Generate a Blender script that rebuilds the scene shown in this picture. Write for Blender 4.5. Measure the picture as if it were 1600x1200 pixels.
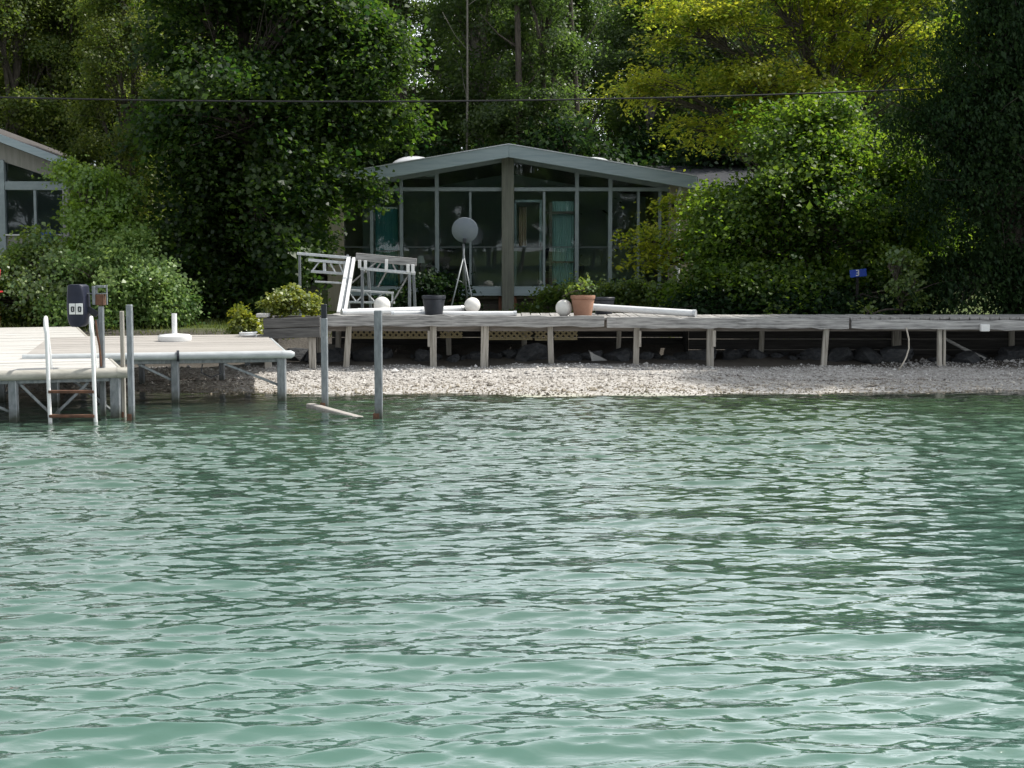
import bpy, math, random
import numpy as np
from mathutils import Vector, Matrix

for o in list(bpy.data.objects): bpy.data.objects.remove(o)
S = bpy.context.scene
COL = S.collection
R = math.radians

# ---------------------------------------------------------------- camera, sky, sun, exposure
CAM_H = 1.75                 # eye height above the lake
FPX = 2300.0                 # focal length in photograph pixels (1600 wide)
TH = math.atan(200 / FPX)    # camera looks down this much
cd = bpy.data.cameras.new('camera'); cam = bpy.data.objects.new('camera', cd); COL.objects.link(cam)
cd.sensor_width = 36; cd.lens = 36 * FPX / 1600; cd.clip_start = 0.1; cd.clip_end = 3000
cam.location = (0, 0, CAM_H); cam.rotation_euler = (math.pi / 2 - TH, 0, 0)
S.camera = cam
SUN_EL, SUN_AZ = R(56), R(64)     # sun stands behind the house, to the right (azimuth from +Y towards +X)
w = bpy.data.worlds.new('World'); S.world = w; w.use_nodes = True
wn = w.node_tree; bg = wn.nodes['Background']
sky = wn.nodes.new('ShaderNodeTexSky'); sky.sky_type = 'NISHITA'; sky.sun_disc = False
sky.sun_elevation = SUN_EL; sky.sun_rotation = SUN_AZ
sky.air_density = 1.0; sky.dust_density = 1.6; sky.ozone_density = 1.0
# broken bright cloud over the whole sky
def wnode(t, **kw):
    n = wn.nodes.new(t)
    for k_, v_ in kw.items(): n.inputs[k_].default_value = v_
    return n
w_tc = wnode('ShaderNodeTexCoord'); w_sp = wnode('ShaderNodeSeparateXYZ'); wn.links.new(w_tc.outputs['Generated'], w_sp.inputs[0])
w_z = wn.nodes.new('ShaderNodeMath'); w_z.operation = 'MAXIMUM'; w_z.inputs[1].default_value = 0.0; wn.links.new(w_sp.outputs['Z'], w_z.inputs[0])
w_a = wn.nodes.new('ShaderNodeMath'); w_a.operation = 'ADD'; w_a.inputs[1].default_value = .22; wn.links.new(w_z.outputs[0], w_a.inputs[0])
w_c = wnode('ShaderNodeCombineXYZ'); w_i = wn.nodes.new('ShaderNodeMath'); w_i.operation = 'DIVIDE'; w_i.inputs[0].default_value = 1; wn.links.new(w_a.outputs[0], w_i.inputs[1])
w_v = wn.nodes.new('ShaderNodeVectorMath'); w_v.operation = 'SCALE'; wn.links.new(w_tc.outputs['Generated'], w_v.inputs[0]); wn.links.new(w_i.outputs[0], w_v.inputs['Scale'])
w_n = wnode('ShaderNodeTexNoise', Scale=1.6, Detail=6.0, Roughness=.55); wn.links.new(w_v.outputs[0], w_n.inputs['Vector'])
w_r = wn.nodes.new('ShaderNodeMapRange'); w_r.inputs[1].default_value = .28; w_r.inputs[2].default_value = .55; w_r.inputs[3].default_value = .45; wn.links.new(w_n.outputs[0], w_r.inputs[0])
w_nv = wn.nodes.new('ShaderNodeVectorMath'); w_nv.operation = 'NORMALIZE'; wn.links.new(w_tc.outputs['Generated'], w_nv.inputs[0])
w_d = wn.nodes.new('ShaderNodeVectorMath'); w_d.operation = 'DOT_PRODUCT'; wn.links.new(w_nv.outputs[0], w_d.inputs[0])
w_d.inputs[1].default_value = (math.sin(SUN_AZ) * math.cos(SUN_EL), math.cos(SUN_AZ) * math.cos(SUN_EL), math.sin(SUN_EL))
w_p = wn.nodes.new('ShaderNodeMath'); w_p.operation = 'MAXIMUM'; w_p.inputs[1].default_value = 0; wn.links.new(w_d.outputs['Value'], w_p.inputs[0])
w_q = wn.nodes.new('ShaderNodeMath'); w_q.operation = 'POWER'; w_q.inputs[1].default_value = 2; wn.links.new(w_p.outputs[0], w_q.inputs[0])
w_k = wn.nodes.new('ShaderNodeMath'); w_k.operation = 'MULTIPLY_ADD'; w_k.inputs[1].default_value = 22; w_k.inputs[2].default_value = 3.8; wn.links.new(w_q.outputs[0], w_k.inputs[0])   # cloud scatters forward
w_cc = wn.nodes.new('ShaderNodeVectorMath'); w_cc.operation = 'SCALE'; w_cc.inputs[0].default_value = (.95, 1.0, 1.06)
w_h = wn.nodes.new('ShaderNodeMath'); w_h.operation = 'SUBTRACT'; w_h.inputs[0].default_value = 1; wn.links.new(w_z.outputs[0], w_h.inputs[1])
w_h2 = wn.nodes.new('ShaderNodeMath'); w_h2.operation = 'POWER'; w_h2.inputs[1].default_value = 2; wn.links.new(w_h.outputs[0], w_h2.inputs[0])
w_h3 = wn.nodes.new('ShaderNodeMath'); w_h3.operation = 'MULTIPLY_ADD'; w_h3.inputs[1].default_value = 2.4; w_h3.inputs[2].default_value = .28; wn.links.new(w_h2.outputs[0], w_h3.inputs[0])   # haze thickens to the horizon
w_kk = wn.nodes.new('ShaderNodeMath'); w_kk.operation = 'MULTIPLY'; wn.links.new(w_k.outputs[0], w_kk.inputs[0]); wn.links.new(w_h3.outputs[0], w_kk.inputs[1]); wn.links.new(w_kk.outputs[0], w_cc.inputs['Scale'])
w_m = wn.nodes.new('ShaderNodeMix'); w_m.data_type = 'RGBA'; wn.links.new(w_r.outputs[0], w_m.inputs[0]); wn.links.new(sky.outputs[0], w_m.inputs[6]); wn.links.new(w_cc.outputs[0], w_m.inputs[7])
wn.links.new(w_m.outputs[2], bg.inputs[0]); bg.inputs[1].default_value = 0.135
sd = bpy.data.lights.new('sun', 'SUN'); sd.energy = 5.0; sd.angle = R(0.53); sd.color = (1, .955, .88)
sun = bpy.data.objects.new('sun', sd); COL.objects.link(sun)
sdir = Vector((math.sin(SUN_AZ) * math.cos(SUN_EL), math.cos(SUN_AZ) * math.cos(SUN_EL), math.sin(SUN_EL)))
sun.rotation_euler = sdir.to_track_quat('Z', 'Y').to_euler(); sun.location = sdir * 60
S.view_settings.view_transform = 'Standard'; S.view_settings.look = 'None'
S.view_settings.exposure = 0.18; S.view_settings.gamma = 1.0
S.render.resolution_x = 1024; S.render.resolution_y = 768

# ---------------------------------------------------------------- helpers
def P(px, py, D):
    """point at depth D (world Y) that the photograph shows at pixel (px, py)"""
    u = (px - 800) / FPX; v = (600 - py) / FPX
    d = Vector((u, math.cos(TH) + v * math.sin(TH), -math.sin(TH) + v * math.cos(TH)))
    d *= D / d.y
    return Vector((d.x, D, d.z + CAM_H))
def X(px, D, py=400): return P(px, py, D).x
def Z(py, D): return P(800, py, D).z
def on_plane(px, py, z):
    u = (px - 800) / FPX; v = (600 - py) / FPX
    d = Vector((u, math.cos(TH) + v * math.sin(TH), -math.sin(TH) + v * math.cos(TH)))
    t = (z - CAM_H) / d.z
    return Vector((d.x * t, d.y * t, z))

WL = {}
def tag(o, label=None, cat=None, group=None, kind=None):
    if label: o['label'] = label
    if cat: o['category'] = cat
    if group: o['group'] = group
    if kind: o['kind'] = kind
    return o
def thing(name, loc, label, cat, group=None):
    o = bpy.data.objects.new(name, None); COL.objects.link(o); o.empty_display_size = .1
    o.location = loc; WL[o.name] = Vector(loc)
    return tag(o, label, cat, group)
def link_mesh(name, me, mat, parent=None, loc=Vector((0, 0, 0)), rot=None):
    o = bpy.data.objects.new(name, me); COL.objects.link(o)
    if mat and not me.materials: me.materials.append(mat)
    WL[o.name] = Vector(loc)
    if parent:
        o.parent = parent; o.location = Vector(loc) - WL[parent.name]
    else: o.location = loc
    if rot: o.rotation_euler = rot
    return o
class MB:
    def __init__(s): s.v = []; s.f = []
    def add(s, vs, fs):
        n = len(s.v); s.v += [tuple(a) for a in vs]; s.f += [tuple(i + n for i in f) for f in fs]; return s
    BF = [(0, 3, 2, 1), (4, 5, 6, 7), (0, 1, 5, 4), (1, 2, 6, 5), (2, 3, 7, 6), (3, 0, 4, 7)]
    def box(s, lo, hi):
        (a, b, c), (d, e, f) = lo, hi
        a, d = min(a, d), max(a, d); b, e = min(b, e), max(b, e); c, f = min(c, f), max(c, f)
        return s.add([(a, b, c), (d, b, c), (d, e, c), (a, e, c), (a, b, f), (d, b, f), (d, e, f), (a, e, f)], s.BF)
    def bar(s, p0, p1, w, h, up=(0, 0, 1)):
        p0, p1 = Vector(p0), Vector(p1); d = (p1 - p0).normalized(); up = Vector(up)
        if abs(d.dot(up)) > .95: up = Vector((0, 1, 0))
        r = d.cross(up).normalized(); u = r.cross(d)
        c = [p + r * a * w / 2 + u * b * h / 2 for p in (p0, p1) for a, b in ((-1, -1), (1, -1), (1, 1), (-1, 1))]
        return s.add(c, [(3, 2, 1, 0), (4, 5, 6, 7), (0, 1, 5, 4), (1, 2, 6, 5), (2, 3, 7, 6), (3, 0, 4, 7)])
    def prism(s, poly, y0, y1):
        """polygon in XZ extruded along Y"""
        n = len(poly)
        vs = [(x, y0, z) for x, z in poly] + [(x, y1, z) for x, z in poly]
        fs = [tuple(range(n)), tuple(range(2 * n - 1, n - 1, -1))] + [((i + 1) % n, i, n + i, n + (i + 1) % n) for i in range(n)]
        return s.add(vs, fs)
    def tube(s, pts, r, n=8, caps=True):
        pts = [Vector(p) for p in pts]; rs = r if isinstance(r, (list, tuple)) else [r] * len(pts)
        up = None; vs = []
        for i, p in enumerate(pts):
            d = (pts[min(i + 1, len(pts) - 1)] - pts[max(i - 1, 0)]).normalized()
            if up is None: up = Vector((0, 0, 1)) if abs(d.z) < .9 else Vector((1, 0, 0))
            a = d.cross(up).normalized(); b = a.cross(d); up = b
            for k in range(n):
                t = 2 * math.pi * k / n; vs.append(p + (a * math.cos(t) + b * math.sin(t)) * rs[i])
        fs = [(i * n + k, i * n + (k + 1) % n, (i + 1) * n + (k + 1) % n, (i + 1) * n + k) for i in range(len(pts) - 1) for k in range(n)]
        if caps: fs += [tuple(range(n - 1, -1, -1)), tuple(range((len(pts) - 1) * n, len(pts) * n))]
        return s.add(vs, fs)
    def lathe(s, c, prof, n=24, axis=None):
        """prof: (radius, height) list turned about an axis through c"""
        c = Vector(c); q = Vector((0, 0, 1)).rotation_difference(Vector(axis)) if axis else None
        vs = []
        for r, h in prof:
            for k in range(n):
                t = 2 * math.pi * k / n; v = Vector((r * math.cos(t), r * math.sin(t), h))
                vs.append(c + (q @ v if q else v))
        fs = [(i * n + k, i * n + (k + 1) % n, (i + 1) * n + (k + 1) % n, (i + 1) * n + k) for i in range(len(prof) - 1) for k in range(n)]
        return s.add(vs, fs)
    def build(s, name, mat, parent=None, smooth=False, bev=0, center=True):
        V = np.array(s.v, float); c = (V.min(0) + V.max(0)) / 2
        me = bpy.data.meshes.new(name); me.from_pydata([tuple(a) for a in (V - c)], [], s.f); me.validate(); me.update()
        if smooth:
            for p in me.polygons: p.use_smooth = True
            if smooth != True: me.set_sharp_from_angle(angle=R(smooth))
        o = link_mesh(name, me, mat, parent, Vector(c))
        if bev:
            m = o.modifiers.new('bevel', 'BEVEL'); m.width = bev; m.segments = 1; m.limit_method = 'ANGLE'
        return o
def quads_mesh(name, V, n_quads, tint=None, smooth=True):
    """V: (4*n,3) independent quads"""
    me = bpy.data.meshes.new(name); nv = len(V)
    me.vertices.add(nv); me.vertices.foreach_set('co', V.astype(np.float32).ravel())
    me.loops.add(nv); me.loops.foreach_set('vertex_index', np.arange(nv, dtype=np.int32))
    me.polygons.add(n_quads); me.polygons.foreach_set('loop_start', np.arange(0, nv, 4, dtype=np.int32))
    me.polygons.foreach_set('loop_total', np.full(n_quads, 4, np.int32))
    if tint is not None:
        a = me.attributes.new('tint', 'FLOAT', 'POINT'); a.data.foreach_set('value', np.repeat(tint, 4).astype(np.float32))
    me.polygons.foreach_set('use_smooth', np.full(n_quads, smooth, bool))
    me.update(calc_edges=True); return me
def indexed_mesh(name, V, F, smooth=True):
    F = np.asarray(F); k = F.shape[1]
    me = bpy.data.meshes.new(name); me.vertices.add(len(V)); me.vertices.foreach_set('co', np.asarray(V, np.float32).ravel())
    me.loops.add(F.size); me.loops.foreach_set('vertex_index', F.astype(np.int32).ravel())
    me.polygons.add(len(F)); me.polygons.foreach_set('loop_start', np.arange(0, F.size, k, dtype=np.int32))
    me.polygons.foreach_set('loop_total', np.full(len(F), k, np.int32))
    me.polygons.foreach_set('use_smooth', np.full(len(F), smooth, bool))
    me.update(calc_edges=True); return me
def copy_tree(o, parent=None):
    c = o.copy(); COL.objects.link(c); c.parent = parent
    for ch in o.children: copy_tree(ch, c)
    return c

# ---------------------------------------------------------------- materials
def nodes(name):
    m = bpy.data.materials.new(name); m.use_nodes = True; nt = m.node_tree
    return m, nt, nt.nodes['Principled BSDF'], nt.nodes['Material Output']
def nd(nt, typ, **kw):
    n = nt.nodes.new(typ)
    for k, v in kw.items():
        if k.startswith('i_'):
            key = k[2:]; key = int(key) if key.isdigit() else key.replace('_', ' ')
            n.inputs[key].default_value = v
        else: setattr(n, k, v)
    return n
def ramp(nt, fac, stops):
    r = nt.nodes.new('ShaderNodeValToRGB'); e = r.color_ramp.elements
    while len(e) < len(stops): e.new(.5)
    for el, (p, c) in zip(e, stops): el.position = p; el.color = (*c, 1)
    nt.links.new(fac, r.inputs[0]); return r
def surf(name, c1, c2, scale=6, stretch=(1, 1, 1), rough=.6, bump=.2, metal=0, spec=.4, detail=6, c3=None, bdist=.01, rnd=.0):
    m, nt, b, out = nodes(name); L = nt.links.new
    tc = nd(nt, 'ShaderNodeTexCoord'); mp = nd(nt, 'ShaderNodeMapping'); mp.inputs['Scale'].default_value = stretch
    oi = nd(nt, 'ShaderNodeObjectInfo'); va = nd(nt, 'ShaderNodeVectorMath', operation='SCALE'); va.inputs[0].default_value = (37, 17, 29)
    L(oi.outputs['Random'], va.inputs['Scale']); ad = nd(nt, 'ShaderNodeVectorMath', operation='ADD')
    L(tc.outputs['Object'], mp.inputs[0]); L(mp.outputs[0], ad.inputs[0]); L(va.outputs[0], ad.inputs[1])
    n = nd(nt, 'ShaderNodeTexNoise', i_Scale=scale, i_Detail=detail, i_Roughness=.62); L(ad.outputs[0], n.inputs['Vector'])
    st = [(.3, c1), (.7, c2)] if c3 is None else [(.28, c1), (.5, c2), (.72, c3)]
    r = ramp(nt, n.outputs[0], st); col = r.outputs[0]
    if rnd:
        hs = nd(nt, 'ShaderNodeHueSaturation'); mr = nd(nt, 'ShaderNodeMapRange', i_3=1 - rnd, i_4=1 + rnd)
        L(oi.outputs['Random'], mr.inputs[0]); L(mr.outputs[0], hs.inputs['Value']); L(col, hs.inputs['Color']); col = hs.outputs[0]
    L(col, b.inputs['Base Color']); b.inputs['Roughness'].default_value = rough; b.inputs['Metallic'].default_value = metal
    b.inputs['Specular IOR Level'].default_value = spec
    if bump:
        bp = nd(nt, 'ShaderNodeBump', i_Strength=bump, i_Distance=bdist); L(n.outputs[0], bp.inputs['Height']); L(bp.outputs[0], b.inputs['Normal'])
    return m
def leafmat(name, c1, c2, tr=1.9, trans=.45, gloss=.05, rough=.45, yellow=(1.25, 1.1, .55)):
    """leaf: diffuse + light coming through + a thin waxy sheen; c1..c2 by the per-leaf tint"""
    m, nt, b, out = nodes(name); L = nt.links.new; nt.nodes.remove(b)
    at = nd(nt, 'ShaderNodeAttribute', attribute_name='tint')
    r = ramp(nt, at.outputs['Fac'], [(0, c1), (1, c2)])
    df = nd(nt, 'ShaderNodeBsdfDiffuse'); ts = nd(nt, 'ShaderNodeBsdfTranslucent')
    mu = nd(nt, 'ShaderNodeMix', data_type='RGBA', blend_type='MULTIPLY'); mu.inputs[0].default_value = 1
    L(r.outputs[0], mu.inputs[6]); mu.inputs[7].default_value = (*[tr * y for y in yellow], 1)
    L(r.outputs[0], df.inputs[0]); L(mu.outputs[2], ts.inputs[0])
    mx = nd(nt, 'ShaderNodeMixShader'); mx.inputs[0].default_value = trans; L(df.outputs[0], mx.inputs[1]); L(ts.outputs[0], mx.inputs[2])
    gl = nd(nt, 'ShaderNodeBsdfGlossy', i_Roughness=rough); m2 = nd(nt, 'ShaderNodeMixShader'); m2.inputs[0].default_value = gloss
    L(mx.outputs[0], m2.inputs[1]); L(gl.outputs[0], m2.inputs[2]); L(m2.outputs[0], out.inputs[0])
    return m
def glass(name, tint, refl_boost=1.0, rough=0.0):
    m, nt, b, out = nodes(name); L = nt.links.new; nt.nodes.remove(b)
    fr = nd(nt, 'ShaderNodeFresnel', i_IOR=1.5); mul = nd(nt, 'ShaderNodeMath', operation='MULTIPLY'); mul.inputs[1].default_value = refl_boost; mul.use_clamp = True
    tr = nd(nt, 'ShaderNodeBsdfTransparent', i_Color=(*tint, 1)); gl = nd(nt, 'ShaderNodeBsdfGlossy', i_Roughness=rough)
    ns = nd(nt, 'ShaderNodeTexNoise', i_Scale=1.1, i_Detail=1.0); bp = nd(nt, 'ShaderNodeBump', i_Strength=.12, i_Distance=.02)
    tc = nd(nt, 'ShaderNodeTexCoord'); L(tc.outputs['Object'], ns.inputs['Vector']); L(ns.outputs[0], bp.inputs['Height']); L(bp.outputs[0], gl.inputs['Normal'])
    mx = nd(nt, 'ShaderNodeMixShader'); L(fr.outputs[0], mul.inputs[0]); L(mul.outputs[0], mx.inputs[0]); L(tr.outputs[0], mx.inputs[1]); L(gl.outputs[0], mx.inputs[2])
    L(mx.outputs[0], out.inputs[0]); return m

M = {}
M['weathered_x'] = surf('weathered_x', (.08, .08, .078), (.3, .295, .285), 4, (.6, 9, 9), .85, .5, c3=(.5, .49, .47), rnd=.15)
M['weathered_z'] = surf('weathered_z', (.14, .125, .105), (.36, .335, .29), 4, (9, 9, .6), .85, .5, c3=(.47, .44, .39), rnd=.2)
M['weathered_y'] = surf('weathered_y', (.2, .19, .18), (.42, .41, .39), 4, (9, .6, 9), .85, .4, rnd=.15)
M['dark_timber'] = surf('dark_timber', (.07, .06, .05), (.19, .17, .15), 4, (.6, 9, 9), .9, .5, rnd=.15)
M['planter_timber'] = surf('planter_timber', (.035, .034, .033), (.1, .098, .094), 4, (.6, 9, 9), .9, .5, c3=(.16, .157, .15), rnd=.15)
M['deck_tan'] = surf('deck_tan', (.24, .22, .2), (.37, .345, .315), 3, (.7, 12, 3), .8, .25, c3=(.45, .425, .395), rnd=.08)
M['deck_pale'] = surf('deck_pale', (.34, .33, .305), (.48, .465, .435), 3, (.7, 12, 3), .75, .25, c3=(.56, .545, .51), rnd=.06)
M['bumper'] = surf('bumper', (.36, .385, .39), (.5, .525, .53), 5, (1, 4, 4), .5, .1, rnd=.05)
M['bumper_tan'] = surf('bumper_tan', (.3, .29, .25), (.44, .42, .37), 6, (1, 4, 4), .6, .2)
M['galv'] = surf('galvanised', (.15, .165, .18), (.3, .32, .33), 9, (3, 3, 1), .5, .15, metal=.35, rnd=.1)
def stain(m, z0=.02, z1=.16, col=(.035, .04, .022)):
    nt = m.node_tree; b = nt.nodes['Principled BSDF']; L = nt.links.new; src = b.inputs['Base Color'].links[0].from_socket
    g = nd(nt, 'ShaderNodeNewGeometry'); sp = nd(nt, 'ShaderNodeSeparateXYZ'); L(g.outputs['Position'], sp.inputs[0])
    nz = nd(nt, 'ShaderNodeTexNoise', i_Scale=18, i_Detail=4); L(g.outputs['Position'], nz.inputs['Vector'])
    ma = nd(nt, 'ShaderNodeMath', operation='MULTIPLY_ADD'); ma.inputs[1].default_value = -.12; L(nz.outputs[0], ma.inputs[0]); L(sp.outputs['Z'], ma.inputs[2])
    mr = nd(nt, 'ShaderNodeMapRange', i_1=z0 - .06, i_2=z1 - .06, i_3=.9, i_4=0.0); L(ma.outputs[0], mr.inputs[0])
    mx = nd(nt, 'ShaderNodeMix', data_type='RGBA'); L(mr.outputs[0], mx.inputs[0]); L(src, mx.inputs[6]); mx.inputs[7].default_value = (*col, 1); L(mx.outputs[2], b.inputs['Base Color'])
stain(M['galv'])
M['alu'] = surf('aluminium', (.5, .52, .54), (.72, .74, .75), 12, (2, 2, 2), .42, .05, metal=.45, rnd=.08)
M['white_alu'] = surf('white_painted_tube', (.72, .72, .7), (.82, .82, .81), 8, rough=.35, bump=.03)
M['white_pvc'] = surf('white_pvc', (.68, .69, .69), (.82, .83, .83), 5, (1, 6, 6), .45, .05)
M['rust'] = surf('rusty_steel', (.06, .035, .025), (.2, .1, .06), 14, rough=.85, bump=.3, metal=.2)
M['fascia'] = surf('fascia_paint', (.27, .34, .37), (.38, .45, .47), 3, (.5, 6, 6), .55, .12, rnd=.04)
M['dark_frame'] = surf('dark_frame', (.07, .09, .09), (.12, .14, .14), 5, rough=.5, bump=.05)
M['frame'] = surf('frame_paint', (.22, .265, .275), (.31, .36, .37), 5, rough=.5, bump=.1, rnd=.06)
M['post_wood'] = surf('post_wood', (.14, .145, .12), (.24, .24, .2), 4, (7, 7, .5), .75, .3, rnd=.05)
M['siding'] = surf('beige_siding', (.3, .27, .2), (.4, .36, .28), 3, (6, 6, .6), .75, .2)
M['siding_grey'] = surf('grey_siding', (.22, .215, .19), (.31, .3, .27), 3, (6, 6, .6), .75, .2)
M['shingle'] = surf('roof_shingle', (.1, .1, .105), (.24, .24, .25), 9, rough=.9, bump=.6, rnd=.12)
M['dark_shingle'] = surf('dark_shingle', (.014, .016, .021), (.04, .043, .05), 9, rough=.9, bump=.6)
M['retaining'] = surf('rotted_timber', (.015, .014, .013), (.045, .042, .04), 4, (.6, 9, 9), .95, .5, rnd=.2)  # near-black colour stands in for the deep shade under the deck
M['brown_shingle'] = surf('brown_shingle', (.04, .035, .032), (.085, .075, .07), 9, rough=.9, bump=.6)
M['room_wall'] = surf('room_wall', (.34, .42, .42), (.46, .53, .52), 2, rough=.8, bump=.05)
M['room_floor'] = surf('room_floor', (.2, .17, .14), (.32, .28, .23), 4, (8, 1, 1), .5, .1)
M['teal'] = surf('teal_cloth', (.04, .17, .18), (.07, .24, .24), 3, (6, 1, .5), .8, .1)
M['pale_teal'] = surf('pale_teal_curtain', (.2, .33, .31), (.32, .46, .43), 3, (14, 1, .5), .8, .3)
M['beige_cloth'] = surf('beige_curtain', (.32, .22, .15), (.5, .38, .28), 3, (14, 14, .5), .85, .3)
M['brown_wood'] = surf('brown_wood', (.09, .045, .025), (.18, .1, .06), 4, (1, 1, 6), .55, .1)
M['dark_cloth'] = surf('dark_cloth', (.02, .025, .035), (.05, .055, .07), 5, rough=.9, bump=.1)
M['white'] = surf('white_paint', (.7, .7, .68), (.8, .8, .78), 5, rough=.5, bump=.05)
M['globe'] = surf('frosted_globe', (.7, .68, .63), (.82, .8, .76), 16, rough=.5, bump=.35, bdist=.006)
M['dome'] = surf('acrylic_dome', (.5, .51, .53), (.58, .59, .6), 3, rough=.25, bump=.0)
M['dish'] = surf('dish_grey', (.19, .22, .27), (.25, .28, .32), 4, rough=.5, bump=.05)
M['black_plastic'] = surf('black_plastic', (.012, .014, .02), (.03, .034, .042), 6, rough=.45, bump=.08)
M['navy'] = surf('navy_cover', (.008, .01, .022), (.022, .026, .05), 4, rough=.5, bump=.25, bdist=.02)
M['terracotta'] = surf('terracotta', (.27, .135, .085), (.38, .21, .14), 6, rough=.8, bump=.15)
M['soil'] = surf('soil', (.03, .02, .012), (.07, .05, .03), 20, rough=.95, bump=.6)
M['blue'] = surf('blue_enamel', (.01, .05, .36), (.02, .08, .46), 4, rough=.4, bump=.02)
M['blue_cloth'] = surf('blue_plastic', (.01, .05, .5), (.015, .08, .62), 4, rough=.5, bump=.05)
M['red'] = surf('red_plastic', (.42, .02, .03), (.55, .04, .05), 4, rough=.45, bump=.05)
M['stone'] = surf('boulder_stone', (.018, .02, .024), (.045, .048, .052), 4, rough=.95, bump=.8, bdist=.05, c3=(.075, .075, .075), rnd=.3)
M['lattice'] = surf('yellowed_lattice', (.26, .215, .115), (.38, .32, .19), 6, rough=.75, bump=.1)  # one yellow-tan tone for all laths
M['bark'] = surf('bark', (.035, .03, .024), (.13, .11, .09), 5, (5, 5, .8), .95, .8, bdist=.03)
M['pale_bark'] = surf('pale_bark', (.12, .11, .09), (.3, .28, .24), 5, (5, 5, .8), .9, .6, bdist=.02)
M['cable'] = surf('black_cable', (.01, .01, .012), (.02, .02, .022), 5, rough=.6, bump=0)
M['rope'] = surf('pale_rope', (.4, .36, .3), (.55, .5, .42), 30, rough=.9, bump=.3)
M['brick'] = surf('brick', (.18, .08, .05), (.32, .15, .1), 8, rough=.9, bump=.4, rnd=.2)
M['mortar'] = surf('mortar', (.16, .15, .14), (.26, .25, .23), 12, rough=.95, bump=.4)
M['concrete'] = surf('concrete', (.3, .3, .29), (.46, .45, .43), 6, rough=.9, bump=.3)
M['glass'] = glass('window_glass', (.9, .96, .95), 1.0)
M['glass2'] = glass('dark_window_glass', (.72, .78, .8), 1.0)
M['leaf_maple'] = leafmat('leaf_maple', (.011, .034, .01), (.058, .1, .018), 2.4, .47, .03, yellow=(1.15, 1.12, .5))
M['leaf_yellow'] = leafmat('leaf_yellow', (.11, .19, .025), (.43, .42, .055), 1.5, .55, .03, yellow=(1.0, 1.02, .55))
M['leaf_shrub'] = leafmat('leaf_shrub', (.03, .078, .015), (.14, .205, .032), 2.3, .5, .03, yellow=(1.15, 1.12, .5))
M['leaf_cedar'] = leafmat('leaf_cedar', (.012, .034, .014), (.038, .072, .022), 1.6, .35, .012)
M['leaf_wood'] = leafmat('leaf_wood', (.045, .085, .026), (.11, .16, .045), 1.9, .48, .04, yellow=(1.05, 1.1, .6))
M['leaf_olive'] = leafmat('leaf_olive', (.05, .09, .02), (.14, .165, .035), 1.8, .48, .03, yellow=(1.1, 1.1, .6))
M['leaf_varieg'] = leafmat('leaf_variegated', (.06, .135, .026), (.25, .35, .11), 1.5, .4, .03, .4, yellow=(1.1, 1.05, .7))
M['leaf_vine'] = leafmat('leaf_vine', (.1, .2, .03), (.26, .4, .06), 1.6, .42, .07)
M['leaf_lime'] = leafmat('leaf_lime', (.1, .15, .02), (.26, .29, .05), 1.5, .42, .05)
M['leaf_low'] = leafmat('leaf_low', (.055, .12, .028), (.18, .25, .06), 1.7, .4, .06)
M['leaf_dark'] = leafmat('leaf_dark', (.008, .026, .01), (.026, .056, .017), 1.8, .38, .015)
M['grass'] = leafmat('grass_blade', (.06, .1, .02), (.14, .17, .04), 1.4, .4, .03)

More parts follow.
